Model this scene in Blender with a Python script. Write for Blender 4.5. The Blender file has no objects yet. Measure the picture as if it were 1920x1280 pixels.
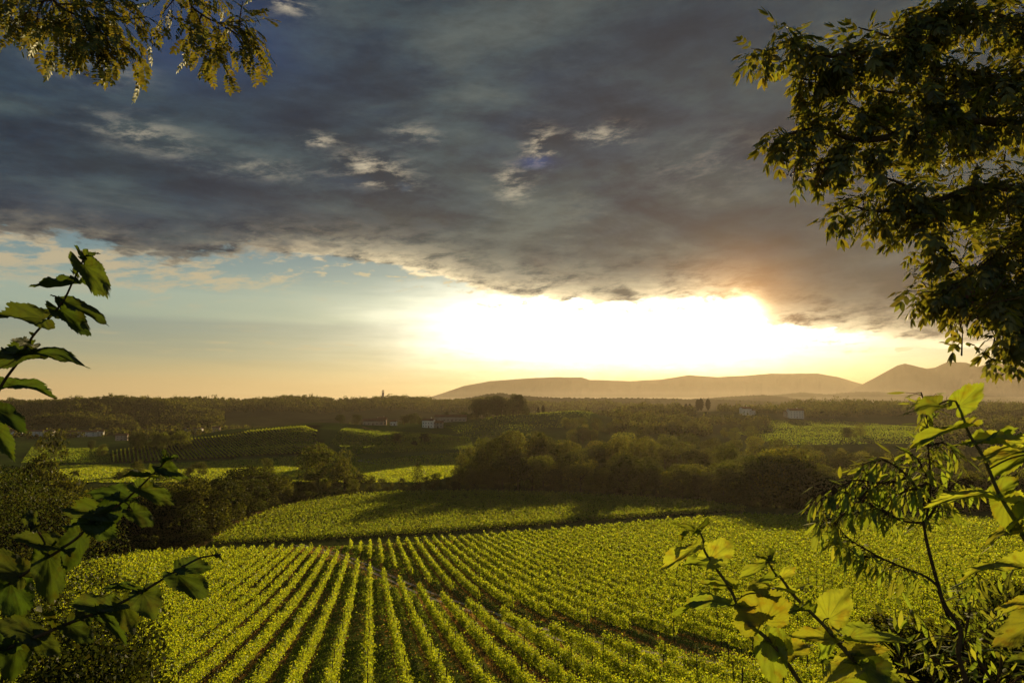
import bpy, math
import numpy as np
from mathutils import Vector, Matrix

# ------------------------------------------------------------------ camera
F = 1280.0                      # focal length in photo pixels (24 mm on 36 mm)
PITCH = math.atan(110 / 1280.0)
CP, SP = math.cos(PITCH), math.sin(PITCH)
sc = bpy.context.scene
col = sc.collection
cam = bpy.data.cameras.new('camera')
cam.lens = 24; cam.sensor_width = 36; cam.sensor_fit = 'HORIZONTAL'
cam.clip_start = 0.05; cam.clip_end = 30000
camo = bpy.data.objects.new('camera', cam); col.objects.link(camo)
camo.location = (0, 0, 0); camo.rotation_euler = (math.pi / 2 + PITCH, 0, 0)
sc.camera = camo

def ray(px, py):
    a = (np.asarray(px, float) - 960) / F; b = (640 - np.asarray(py, float)) / F
    return a, CP - b * SP, SP + b * CP            # right, forward, up (camera looks along +Y)
def W(px, py, Y):
    a, f, u = ray(px, py); k = Y / f
    return np.array([a * k, Y + 0 * k, u * k])
def project(P):
    P = np.asarray(P, float); d = P[..., 1] * CP + P[..., 2] * SP; u = -P[..., 1] * SP + P[..., 2] * CP
    return 960 + F * P[..., 0] / d, 640 - F * u / d

# ------------------------------------------------------------------ light
SUN_AZ, SUN_EL = math.atan(430 / 1280.0), math.radians(7.6)
sun = bpy.data.lights.new('sun', 'SUN'); sun.energy = 5.0; sun.angle = math.radians(0.5); sun.color = (1.0, .76, .40)
suno = bpy.data.objects.new('sun', sun); col.objects.link(suno)
sdir = Vector((math.sin(SUN_AZ) * math.cos(SUN_EL), math.cos(SUN_AZ) * math.cos(SUN_EL), math.sin(SUN_EL)))
suno.rotation_euler = (-sdir).to_track_quat('-Z', 'Y').to_euler()
sc.view_settings.view_transform = 'Standard'; sc.view_settings.look = 'None'
sc.view_settings.exposure = 0.38; sc.view_settings.gamma = 1.0
sc.cycles.use_denoising = True
sc.cycles.max_bounces = 8; sc.cycles.diffuse_bounces = 3; sc.cycles.transmission_bounces = 4
sc.cycles.volume_bounces = 0; sc.cycles.transparent_max_bounces = 8; sc.cycles.glossy_bounces = 2
sc.cycles.sample_clamp_indirect = 4.0

def S(r, g, b):                                   # sRGB 0-255 -> linear
    f = lambda c: (c / 255) / 12.92 if c / 255 <= .04045 else ((c / 255 + .055) / 1.055) ** 2.4
    return (f(r), f(g), f(b), 1.0)

class NT:
    """small helper to write node trees as expressions"""
    def __init__(s, tree): s.t = tree; s.n = tree.nodes; s.l = tree.links
    def node(s, kind, **kw):
        n = s.n.new(kind)
        for k, v in kw.items(): setattr(n, k, v)
        return n
    def put(s, sock, v):
        if isinstance(v, bpy.types.NodeSocket): s.l.new(v, sock)
        elif v is not None:
            if sock.type in ('RGBA',) and not hasattr(v, '__len__'): v = (v, v, v, 1)
            if sock.type == 'RGBA' and len(v) == 3: v = (*v, 1)
            if sock.type == 'VECTOR' and not hasattr(v, '__len__'): v = (v, v, v)
            sock.default_value = v
    def m(s, op, a, b=None, c=None, clamp=False):
        n = s.node('ShaderNodeMath', operation=op, use_clamp=clamp)
        s.put(n.inputs[0], a)
        if b is not None: s.put(n.inputs[1], b)
        if c is not None: s.put(n.inputs[2], c)
        return n.outputs[0]
    def add(s, a, b): return s.m('ADD', a, b)
    def sub(s, a, b): return s.m('SUBTRACT', a, b)
    def mul(s, a, b): return s.m('MULTIPLY', a, b)
    def div(s, a, b): return s.m('DIVIDE', a, b)
    def vec(s, x, y, z):
        n = s.node('ShaderNodeCombineXYZ'); s.put(n.inputs[0], x); s.put(n.inputs[1], y); s.put(n.inputs[2], z); return n.outputs[0]
    def noise(s, v, scale, detail=4, rough=.55, dist=0.0, lac=2.0):
        n = s.node('ShaderNodeTexNoise'); s.put(n.inputs['Vector'], v); n.inputs['Scale'].default_value = scale
        n.inputs['Detail'].default_value = detail; n.inputs['Roughness'].default_value = rough; n.inputs['Distortion'].default_value = dist
        n.inputs['Lacunarity'].default_value = lac
        return n.outputs['Fac']
    def smooth(s, v, lo, hi, a=0.0, b=1.0):
        n = s.node('ShaderNodeMapRange', interpolation_type='SMOOTHSTEP'); s.put(n.inputs[0], v)
        for i, q in enumerate((lo, hi, a, b)): s.put(n.inputs[i + 1], q)
        return n.outputs[0]
    def lin(s, v, lo, hi, a=0.0, b=1.0):
        n = s.node('ShaderNodeMapRange'); s.put(n.inputs[0], v)
        for i, q in enumerate((lo, hi, a, b)): s.put(n.inputs[i + 1], q)
        return n.outputs[0]
    def mix(s, f, a, b, mode='MIX'):
        n = s.node('ShaderNodeMix', data_type='RGBA', blend_type=mode); n.clamp_result = False
        s.put(n.inputs[0], f); s.put(n.inputs[6], a); s.put(n.inputs[7], b); return n.outputs[2]
    def ramp(s, v, stops):
        n = s.node('ShaderNodeValToRGB'); s.put(n.inputs[0], v); e = n.color_ramp.elements
        while len(e) > 1: e.remove(e[-1])
        e[0].position, e[0].color = stops[0][0], stops[0][1]
        for p, c in stops[1:]:
            q = e.new(p); q.color = c
        return n.outputs[0]
    def exp(s, v): return s.m('EXPONENT', v)
    def gauss(s, A, E, a0, e0, wa, we, flat=2.0):
        da = s.m('POWER', s.m('ABSOLUTE', s.div(s.sub(A, a0), wa)), flat); de = s.m('POWER', s.m('ABSOLUTE', s.div(s.sub(E, e0), we)), flat)
        return s.exp(s.mul(s.add(da, de), -1.0))

def az_el(px, py):
    a, f, u = ray(px, py)
    return math.degrees(math.atan2(a, f)), math.degrees(math.atan2(u, math.hypot(a, f)))

# ------------------------------------------------------------------ sky
world = bpy.data.worlds.new('World'); sc.world = world; world.use_nodes = True
T = NT(world.node_tree); T.n.clear()
tc = T.node('ShaderNodeTexCoord'); sep = T.node('ShaderNodeSeparateXYZ')
nrm = T.node('ShaderNodeVectorMath', operation='NORMALIZE'); T.l.new(tc.outputs['Generated'], nrm.inputs[0]); T.l.new(nrm.outputs[0], sep.inputs[0])
X, Y, Z = sep.outputs
A = T.mul(T.m('ARCTAN2', X, Y), 57.2958)
E = T.mul(T.m('ARCSINE', Z), 57.2958)
zz = T.m('MAXIMUM', T.add(Z, .10), .02)
PX, PY = T.div(X, zz), T.div(Y, zz)
# clouds lie on a flat layer; stretched along a slanting direction
ca, sa = math.cos(math.radians(35)), math.sin(math.radians(35))
CX = T.add(T.mul(PX, ca), T.mul(PY, sa)); CY = T.sub(T.mul(PY, ca), T.mul(PX, sa))
CV = T.vec(T.mul(CX, 0.62), T.mul(CY, 1.0), 0.3)
AE = T.vec(T.mul(A, .55), T.mul(E, 1.7), 0.0)
AE2 = T.vec(T.add(T.mul(A, .5), T.mul(E, -.45)), T.mul(E, 1.5), 3.0)
n_big = T.noise(CV, 1.1, 3, .5, .4)
n_mid = T.noise(CV, 2.4, 7, .60, .35)
n_fine = T.noise(AE2, .62, 9, .66, .15)
n_soft = T.noise(AE2, .13, 5, .55, .3)
n_puff = T.noise(AE, 1.0, 7, .6, .3)
edge_px = [(-500, 440), (0, 448), (120, 452), (230, 478), (330, 502), (450, 482), (560, 484), (640, 490), (740, 500), (830, 520), (900, 545), (960, 556), (1060, 562), (1140, 570),
           (1240, 560), (1330, 560), (1400, 572), (1450, 606), (1540, 618), (1620, 626), (1700, 640), (1800, 652), (1900, 668), (2100, 690)]
st = []
for px, py in edge_px:
    a_, e_ = az_el(px, py); st.append(((a_ + 50) / 100, (e_ / 20, e_ / 20, e_ / 20, 1)))
edge = T.mul(T.ramp(T.lin(A, -50, 50), st), 20.0)
nx = T.node('ShaderNodeSeparateColor'); 
lump = T.add(T.mul(T.sub(n_puff, .5), 1.9), T.mul(T.sub(n_fine, .5), 1.5))
left = T.smooth(A, -8, -24)                          # ragged on the left, sharper towards the sun
D = T.add(T.sub(E, edge), T.mul(lump, T.add(.75, T.mul(left, 1.3))))
mask = T.smooth(D, -.12, T.add(.22, T.mul(left, .7)))
# open sky below the deck
sky = T.node('ShaderNodeTexSky', sky_type='NISHITA'); sky.sun_disc = False; sky.sun_elevation = SUN_EL; sky.sun_rotation = SUN_AZ
sky.altitude = 200; sky.dust_density = 2.0
Eb = T.add(E, T.mul(T.sub(T.noise(T.vec(T.mul(A, .06), T.mul(E, 1.1), 7.0), 1.0, 3), .5), 1.0))
open_l = T.ramp(T.lin(Eb, 0, 14), [(0, S(196, 164, 112)), (.07, S(192, 166, 116)), (.16, S(172, 162, 122)), (.24, S(150, 155, 130)), (.36, S(132, 147, 134)), (.42, S(128, 146, 138)),
                                   (.46, S(150, 167, 150)), (.58, S(150, 169, 156)), (.70, S(122, 148, 148)), (.85, S(102, 132, 142)), (1, S(88, 120, 136))])
open_sky = T.mix(.06, open_l, T.mix(1.0, sky.outputs[0], (.10, .10, .10, 1), 'MULTIPLY'))
# glow of the low sun filling the gap
a1, e1 = az_el(1190, 622)
g_wide = T.gauss(A, E, a1 - 3, e1 - 1.0, 23, 6.5)
g_core = T.gauss(T.add(A, T.mul(T.sub(n_soft, .5), 14.0)), T.add(E, T.mul(T.sub(n_puff, .5), 1.4)), a1, e1 + .5, 16.5, 3.2, 2.8)
as_, es_ = az_el(1388, 588)
g_sun = T.gauss(T.add(A, T.mul(T.sub(n_fine, .5), 2.2)), T.add(E, T.mul(T.sub(n_puff, .5), 1.6)), as_, es_, 1.5, 1.15)
g_halo = T.gauss(A, E, as_, es_, 11, 7)
g_far = T.gauss(A, E, as_, es_, 26, 15)
streak = T.lin(T.noise(T.vec(T.mul(A, .10), T.mul(E, 1.2), 2.0), 1.0, 4), .3, .7, .75, 1.15)
glow = T.mix(1.0, T.mix(T.mul(g_wide, streak), (0, 0, 0, 1), (.50, .42, .20, 1)), T.mix(T.mul(g_core, streak), (0, 0, 0, 1), (2.1, 1.95, 1.65, 1)), 'ADD')
open_sky = T.mix(1.0, open_sky, glow, 'ADD')
hz = T.smooth(E, 2.6, .3)                            # warm band low over the hills
open_sky = T.mix(T.mul(hz, T.smooth(A, -2, 12)), open_sky, T.mix(1.0, S(196, 150, 92), T.mix(g_halo, (0, 0, 0, 1), (.5, .33, .12, 1)), 'ADD'))
# thin sunlit streaks of cloud under the deck
w1 = T.smooth(T.add(n_fine, T.mul(T.gauss(A, E, -33, az_el(100, 500)[1], 16, 2.6), .22)), .60, .74)
w1 = T.mul(w1, T.smooth(T.sub(E, edge), -4.2, -1.0))
w2 = T.mul(T.smooth(T.noise(T.vec(T.mul(A, .16), T.mul(E, 1.5), 5.0), 1.0, 7, .62), .53, .66), T.gauss(A, E, az_el(620, 640)[0], az_el(620, 648)[1], 17, 1.0))
wisp_c = T.mix(T.smooth(A, -30, 5), S(196, 178, 142), S(236, 214, 160))
open_sky = T.mix(T.mul(w1, .8), open_sky, wisp_c)
w3 = T.mul(T.smooth(n_puff, .56, .66), T.mul(T.smooth(T.sub(E, edge), -2.6, -.6), T.smooth(A, -26, -16)))
open_sky = T.mix(T.mul(w3, .75), open_sky, wisp_c)
open_sky = T.mix(T.mul(w2, .55), open_sky, S(212, 188, 138))
# the deck: dark slate to grey, warm towards the sun
tone = T.smooth(T.add(T.mul(n_big, .40), T.add(T.mul(n_mid, .35), T.mul(n_soft, .25))), .39, .62)
deck = T.ramp(tone, [(0, S(20, 40, 60)), (.35, S(38, 58, 75)), (.65, S(60, 77, 85)), (1, S(96, 105, 101))])
deck = T.mix(T.mul(T.smooth(n_soft, .35, .65), .45), deck, S(50, 70, 78))
tx_ = T.add(.76, T.mul(T.smooth(T.add(T.mul(n_fine, .6), T.mul(n_mid, .4)), .36, .64), .46)); deck = T.mix(1.0, deck, T.vec(tx_, tx_, T.add(T.mul(tx_, .9), .12)), 'MULTIPLY')
top = T.smooth(E, 20, 34)
deck = T.mix(T.mul(top, .25), deck, S(44, 54, 68))
right = T.smooth(A, -2, 32)
deck = T.mix(T.mul(right, .38), deck, S(46, 56, 66))
low = T.mul(T.smooth(T.sub(E, edge), 7, 0), T.smooth(A, -30, 0))
deck = T.mix(T.mul(low, .22), deck, S(106, 106, 94))
deck = T.mix(1.0, deck, T.mix(g_halo, (0, 0, 0, 1), (.036, .016, .002, 1)), 'ADD')
# deep blue holes and bright torn edges of cloud round them
for px, py, wa, we, amt in ((400, 60, 7, 3.2, .62), (150, 40, 9, 3, .3), (1005, 305, 1.6, .45, .95), (650, 345, 2.6, .6, .5), (757, 354, .5, .35, .9), (1145, 285, 3, .8, .4), (445, 395, 4, 1.2, .3), (80, 385, 7, 1.2, .35)):
    a0, e0 = az_el(px, py)
    bl = T.mul(T.gauss(T.add(A, T.mul(T.sub(n_puff, .5), 2.5)), T.add(E, T.mul(T.sub(n_fine, .5), 2.0)), a0, e0, wa, we), amt)
    deck = T.mix(bl, deck, S(38, 66, 112) if py < 330 and px != 1145 else S(50, 72, 92))
for px, py, wa, we, amt in ((730, 348, 2.6, .65, 1.0), (700, 320, 3.6, 1.5, .75), (1015, 275, 1.5, 1.6, .95), (965, 340, 1.6, 1.6, .55), (1120, 252, 3.0, .8, .6), (600, 264, 1.8, .5, .8), (270, 250, 3.6, 1.5, .55),
                            (530, 8, 2.2, .9, .9), (775, 245, 2.2, 1.0, .45), (170, 110, 4, 1.2, .25), (1330, 300, 6, 3, .12), (480, 310, 5, 1.2, .3)):
    a0, e0 = az_el(px, py)
    br = T.mul(T.gauss(T.add(A, T.mul(T.sub(n_puff, .5), 3.0)), T.add(E, T.mul(T.sub(n_mid, .5), 4.0)), a0, e0, wa * .8, we * .75), T.mul(T.smooth(n_fine, .42, .68), amt))
    deck = T.mix(T.m('MINIMUM', T.mul(br, 1.1), 1.0), deck, S(216, 202, 172))
# lit fringe along the torn lower edge
rim = T.m('MINIMUM', T.mul(T.mul(T.exp(T.mul(T.m('MAXIMUM', D, 0.0), -1.0)), T.smooth(n_fine, .34, .60)), 1.35), 1.0)
rim_c = T.mix(T.smooth(A, -30, 2), S(186, 172, 142), (1.25, 1.02, .62, 1))
deck = T.mix(T.mul(rim, T.add(.55, T.mul(T.smooth(A, -30, -14), .42))), deck, rim_c)
final = T.mix(mask, open_sky, deck)
g_cor = T.gauss(A, E, as_, es_ + 1.0, 4.2, 3.2)
final = T.mix(1.0, final, T.mix(g_cor, (0, 0, 0, 1), (.42, .17, .03, 1)), 'ADD')
final = T.mix(1.0, final, T.mix(g_sun, (0, 0, 0, 1), (5, 3.6, 1.9, 1)), 'ADD')
final = T.mix(T.smooth(E, 0.0, -2.0), final, S(70, 66, 50))
back_fill = T.add(1.0, T.mul(T.smooth(Y, .15, -.6), 1.3)); final = T.mix(1.0, final, T.vec(back_fill, back_fill, back_fill), 'MULTIPLY')   # added fill light: sky brightened overhead and behind the viewer
bg = T.node('ShaderNodeBackground'); bg.inputs['Strength'].default_value = 0.12
T.l.new(T.mix(1.0, final, (6.4, 6.4, 6.4, 1), 'MULTIPLY'), bg.inputs['Color'])
out = T.node('ShaderNodeOutputWorld'); T.l.new(bg.outputs[0], out.inputs[0])

# ------------------------------------------------------------------ materials
def mat(name):
    m = bpy.data.materials.new(name); m.use_nodes = True; t = NT(m.node_tree); t.n.clear()
    o = t.node('ShaderNodeOutputMaterial'); return m, t, o
def leaf_mat(name, refl, trans, tw=.5, var=.35, gloss=.05, vein=False, rough=.45):
    m, t, o = mat(name)
    g = t.node('ShaderNodeNewGeometry'); r = g.outputs['Random Per Island']
    k = t.lin(r, 0, 1, 1 - var, 1 + var)
    if name.startswith('tree_leaf'):                # species and vigour differ from tree to tree
        oi = t.node('ShaderNodeObjectInfo'); k = t.mul(k, t.lin(oi.outputs['Random'], 0, 1, .55, 1.35))
    hue = t.m('FRACT', t.add(t.mul(r, 7.31), 0.0)) if not name.startswith('tree_leaf') else t.m('FRACT', t.add(t.mul(r, .6), t.mul(oi.outputs['Random'], 13.7)))
    kk = t.vec(t.mul(k, t.lin(hue, 0, 1, .85, 1.2)), k, t.mul(k, .9))
    rc = t.mix(1.0, refl, kk, 'MULTIPLY'); tcx = t.mix(1.0, trans, kk, 'MULTIPLY')
    if vein:
        at = t.node('ShaderNodeAttribute', attribute_name='vein'); vf = at.outputs['Fac']
        co = t.node('ShaderNodeTexCoord'); blotch = t.noise(co.outputs['Object'], 40, 4)
        rc = t.mix(t.mul(vf, .8), rc, (refl[0] * 2.2 + .02, refl[1] * 1.6 + .02, refl[2] * 1.8 + .01, 1))
        tcx = t.mix(t.mul(vf, .8), tcx, (trans[0] * .35, trans[1] * .35, trans[2] * .3, 1))
        tcx = t.mix(t.smooth(blotch, .45, .75), tcx, t.mix(1.0, tcx, (.9, .62, .5, 1), 'MULTIPLY'))
    d = t.node('ShaderNodeBsdfDiffuse'); t.put(d.inputs[0], rc)
    tr = t.node('ShaderNodeBsdfTranslucent'); t.put(tr.inputs[0], tcx)
    mx = t.node('ShaderNodeMixShader'); mx.inputs[0].default_value = tw; t.l.new(d.outputs[0], mx.inputs[1]); t.l.new(tr.outputs[0], mx.inputs[2])
    gl = t.node('ShaderNodeBsdfGlossy'); gl.inputs['Roughness'].default_value = rough; gl.inputs[0].default_value = (.8, .8, .7, 1)
    m2 = t.node('ShaderNodeMixShader'); m2.inputs[0].default_value = gloss; t.l.new(mx.outputs[0], m2.inputs[1]); t.l.new(gl.outputs[0], m2.inputs[2])
    t.l.new(m2.outputs[0], o.inputs[0]); return m
def plain_mat(name, c, rough=.85, var=.3, scale=6.0, bump=.3, c2=None):
    m, t, o = mat(name)
    co = t.node('ShaderNodeTexCoord'); n = t.noise(co.outputs['Object'], scale, 6, .6)
    b = t.node('ShaderNodeBsdfPrincipled'); b.inputs['Roughness'].default_value = rough; b.inputs['Specular IOR Level'].default_value = .5 if rough < .6 else .0
    c2 = c2 or tuple(x * (1 - var) for x in c[:3]); t.put(b.inputs['Base Color'], t.mix(t.smooth(n, .3, .7), c, c2))
    bp = t.node('ShaderNodeBump'); bp.inputs['Strength'].default_value = bump; t.l.new(n, bp.inputs['Height']); t.l.new(bp.outputs[0], b.inputs['Normal'])
    t.l.new(b.outputs[0], o.inputs[0]); return m
M = {}
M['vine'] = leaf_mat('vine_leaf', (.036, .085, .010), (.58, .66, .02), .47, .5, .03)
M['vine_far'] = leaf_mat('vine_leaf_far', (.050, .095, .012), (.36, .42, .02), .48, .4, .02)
M['grass'] = leaf_mat('grass_blade', (.055, .10, .014), (.30, .38, .02), .5, .4, .01)
M['straw'] = leaf_mat('straw_blade', (.18, .11, .03), (.46, .27, .05), .4, .3, .02)
M['tree'] = leaf_mat('tree_leaf', (.034, .050, .010), (.16, .17, .014), .42, .5, .01)
M['tree_yellow'] = leaf_mat('tree_leaf_pale', (.050, .064, .014), (.24, .24, .02), .46, .45, .01)
M['tree_dark'] = leaf_mat('tree_leaf_dark', (.024, .036, .010), (.08, .09, .010), .40, .5, .01)
M['wood_far'] = leaf_mat('far_tree_leaf', (.030, .042, .012), (.14, .14, .014), .40, .65, .0)
M['cypress'] = leaf_mat('cypress_leaf', (.012, .018, .008), (.03, .03, .006), .3, .4, .0)
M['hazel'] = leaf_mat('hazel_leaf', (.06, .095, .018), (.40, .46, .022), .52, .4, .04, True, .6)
M['hazel_shaded'] = leaf_mat('hazel_leaf_shaded', (.018, .032, .008), (.09, .13, .008), .45, .3, .03, True, .6)  # darker copy of the hazel leaf; shade on the left shoots put into colour
M['peach'] = leaf_mat('peach_leaf', (.070, .105, .022), (.36, .42, .025), .52, .3, .04, rough=.6)
M['robinia'] = leaf_mat('robinia_leaf', (.07, .10, .018), (.22, .19, .015), .46, .35, .04)
M['elder'] = leaf_mat('elder_leaf', (.085, .092, .024), (.27, .25, .018), .46, .5, .04)
M['bark'] = plain_mat('bark', (.06, .045, .03), .9, .4, 12)
M['twig'] = plain_mat('twig_bark', (.12, .075, .04), .7, .4, 60)
M['green_stem'] = plain_mat('green_stem', (.16, .12, .05), .6, .3, 60)
M['berry'] = plain_mat('berry_skin', (.22, .05, .02), .4, .3, 60)
M['post'] = plain_mat('post_wood', (.13, .095, .06), .9, .4, 8)
M['wall'] = plain_mat('plaster_wall', (.66, .63, .58), .9, .15, .6, .1)
M['wall2'] = plain_mat('stone_wall', (.42, .33, .26), .9, .3, 1.2, .2)
M['roof'] = plain_mat('roof_tiles', (.20, .10, .06), .9, .35, 1.5, .3)
M['glass'] = plain_mat('window_dark', (.02, .02, .025), .3, .2, 2, 0)
M['mountain'] = plain_mat('mountain_slope', (.020, .028, .034), .95, .4, .004, .5)
M['hill'] = plain_mat('wooded_hill', (.040, .048, .018), .95, .4, .02, .6)
M['track'] = plain_mat('gravel_track', (.42, .38, .33), .95, .3, .8, .3, (.20, .17, .10))
M['dirt'] = plain_mat('dirt_track', (.30, .17, .07), .95, .3, .5, .3, (.12, .10, .03))

# ------------------------------------------------------------------ mesh helpers
def mesh_np(name, V, Fc, mats, midx=None, smooth=False, attrs=None):
    """V (n,3); Fc (m,k) faces of one size"""
    me = bpy.data.meshes.new(name); V = np.asarray(V, np.float32); Fc = np.asarray(Fc, np.int32); k = Fc.shape[1]
    me.vertices.add(len(V)); me.vertices.foreach_set('co', V.ravel())
    me.loops.add(Fc.size); me.loops.foreach_set('vertex_index', Fc.ravel())
    me.polygons.add(len(Fc)); me.polygons.foreach_set('loop_start', np.arange(0, Fc.size, k, dtype=np.int32))
    me.polygons.foreach_set('loop_total', np.full(len(Fc), k, np.int32))
    if smooth: me.polygons.foreach_set('use_smooth', np.ones(len(Fc), bool))
    if midx is not None: me.polygons.foreach_set('material_index', np.asarray(midx, np.int32))
    for m in (mats if isinstance(mats, (list, tuple)) else [mats]): me.materials.append(m)
    for an, (typ, dat) in (attrs or {}).items():
        a = me.attributes.new(an, typ, 'POINT')
        if typ == 'FLOAT': a.data.foreach_set('value', np.asarray(dat, np.float32).ravel())
        else: a.data.foreach_set('color', np.asarray(dat, np.float32).ravel())
    me.update(calc_edges=True); me.validate()
    return me
def tag(o, label=None, cat=None, group=None, kind=None):
    if label: o['label'] = label
    if cat: o['category'] = cat
    if group: o['group'] = group
    if kind: o['kind'] = kind
    return o
def link(name, me, parent=None, loc=None):
    o = bpy.data.objects.new(name, me); col.objects.link(o)
    if parent is not None: o.parent = parent
    if loc is not None: o.location = loc
    return o
def empty(name, loc=(0, 0, 0)):
    o = bpy.data.objects.new(name, None); o.empty_display_size = .3; o.location = loc; col.objects.link(o); return o

class MB:
    """collects quad patches into one mesh"""
    def __init__(s): s.v = []; s.f = []; s.n = 0; s.a = []
    def add(s, V, Fc, att=None):
        V = np.asarray(V, float); Fc = np.asarray(Fc, int)
        if Fc.shape[1] == 3: Fc = np.hstack([Fc, Fc[:, 2:3]])
        s.v.append(V); s.f.append(Fc + s.n); s.n += len(V); s.a.append(np.zeros(len(V)) if att is None else att)
    def tube(s, pts, r, k=6):
        pts = np.asarray(pts, float); n = len(pts); r = np.broadcast_to(r, n)
        tg = np.gradient(pts, axis=0); tg /= np.linalg.norm(tg, axis=1)[:, None] + 1e-12
        up = np.array([0.31, .2, .93]); a = np.cross(tg, up); a /= np.linalg.norm(a, axis=1)[:, None] + 1e-12; b = np.cross(tg, a)
        th = np.arange(k) * 2 * math.pi / k
        V = pts[:, None] + r[:, None, None] * (np.cos(th)[None, :, None] * a[:, None] + np.sin(th)[None, :, None] * b[:, None])
        i = np.arange(n - 1)[:, None] * k; j = np.arange(k)[None]; j2 = (j + 1) % k
        Fc = np.stack([i + j, i + j2, i + k + j2, i + k + j], -1).reshape(-1, 4)
        s.add(V.reshape(-1, 3), Fc)
    def box(s, c, h, rz=0.0, top=None):
        x, y, z = h; v = np.array([(sx * x, sy * y, sz * z) for sz in (-1, 1) for sx, sy in ((-1, -1), (1, -1), (1, 1), (-1, 1))], float)
        R = np.array([[math.cos(rz), -math.sin(rz), 0], [math.sin(rz), math.cos(rz), 0], [0, 0, 1]]); v = v @ R.T + np.asarray(c)
        s.add(v, [(3, 2, 1, 0), (4, 5, 6, 7), (0, 1, 5, 4), (1, 2, 6, 5), (2, 3, 7, 6), (3, 0, 4, 7)])
    def mesh(s, name, mats, smooth=False, attr=None):
        V = np.concatenate(s.v); Fc = np.concatenate(s.f)
        tri = Fc[:, 2] == Fc[:, 3]
        at = {attr: ('FLOAT', np.concatenate(s.a))} if attr else None
        if tri.all(): return mesh_np(name, V, Fc[:, :3], mats, smooth=smooth, attrs=at)
        if tri.any():
            Fq = Fc[~tri]; me_f = np.concatenate([Fq[:, [0, 1, 2]], Fq[:, [0, 2, 3]], Fc[tri][:, :3]]); return mesh_np(name, V, me_f, mats, smooth=smooth, attrs=at)
        return mesh_np(name, V, Fc, mats, smooth=smooth, attrs=at)

def unit(v): return v / (np.linalg.norm(v, axis=-1, keepdims=True) + 1e-12)
def kites(C, s, rng, axis=None, spread=1.0, aspect=.8, fold=.15):
    """n leaf-shaped quads with centres C, sizes s; axis: preferred direction of the leaf's length"""
    n = len(C); a = rng.normal(size=(n, 3)) * spread
    if axis is not None: a = a + np.asarray(axis)
    a = unit(a); b = unit(np.cross(a, rng.normal(size=(n, 3)))); c = np.cross(a, b)
    s = np.broadcast_to(s, n)[:, None]
    V = np.stack([C - a * s * .5, C + b * s * .5 * aspect + c * s * fold - a * s * .08, C + a * s * .5, C - b * s * .5 * aspect + c * s * fold - a * s * .08], 1)
    return V.reshape(-1, 3), np.arange(4 * n).reshape(n, 4)

# ------------------------------------------------------------------ terrain
AR = math.radians(-11.5)                                      # direction of the vine rows
DU = np.array([math.sin(AR), math.cos(AR)]); DV = np.array([math.cos(AR), -math.sin(AR)])
ZU = np.array([(-400, 14), (-80, 7), (-12, -.9), (0, -1.75), (5, -3.6), (12, -7.6), (25, -13.2), (39, -17.8), (57, -21.1), (75, -24.2), (92, -26.9), (110, -29.5), (137, -32.8), (165, -35.9), (185, -38.0), (210, -40), (240, -41.8), (300, -43.5), (400, -45)])
TP = np.array([-400, 0, 150, 300, 450, 600, 750, 880, 960, 1080, 1200, 1350, 1500, 1700, 1920, 2400])
TY = np.array([320, 420, 500, 560, 620, 680, 760, 850, 950, 1100, 1300, 1500, 1700, 2000, 2600])
TZ = np.array([
 [-44]*16,
 [-46]*12 + [-45, -44, -43, -42],
 [-47]*9 + [-46, -44, -43, -42, -41, -40, -40],
 [-47, -47, -47, -43, -40, -37, -38, -38, -38, -38, -39, -38, -37, -36, -36, -36],
 [-47, -47, -47, -38, -29, -25, -31, -33, -31, -32, -33, -35, -35, -33, -32, -32],
 [-47, -47, -47, -41, -28, -23, -26, -28, -25, -27, -31, -34, -33, -31, -30, -30],
 [-47, -47, -47, -46, -40, -33, -25, -20, -16, -13, -25, -30, -30, -29, -28, -28],
 [-47, -47, -47, -47, -46, -42, -38, -31, -26, -20, -23, -25, -27, -26, -26, -26],
 [-46, -46, -46, -46, -46, -45, -42, -38, -35, -30, -15, -16, -19, -17, -20, -24],
 [-44, -40, -32, -42, -45, -43, -40, -38, -36, -34, -28, -26, -13, -11, -16, -20],
 [-30, -14, -7, -9, -36, -34, -28, -28, -28, -28, -22, -22, -18, -16, -18, -20],
 [-30, -24, -14, -12, -12, -12, -14, -12, -14, -16, -22, -26, -22, -20, -20, -20],
 [-30, -24, -12, -6, -4, -2, -2, -5, -9, -13, -22, -28, -26, -24, -24, -24],
 [-34]*16, [-40]*16], float)
TT = (TP - 960) / 1280.0
def _noise2(x, y, seed=0):
    r = np.random.default_rng(seed); z = 0
    for k in range(7):
        f = .004 * 1.9 ** k; a, b, c = r.uniform(-1, 1, 3); th = r.uniform(0, 6.28)
        z = z + np.sin((x * math.cos(th) + y * math.sin(th)) * f * 6.28 + c * 9) * .55 ** k
    return z
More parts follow.
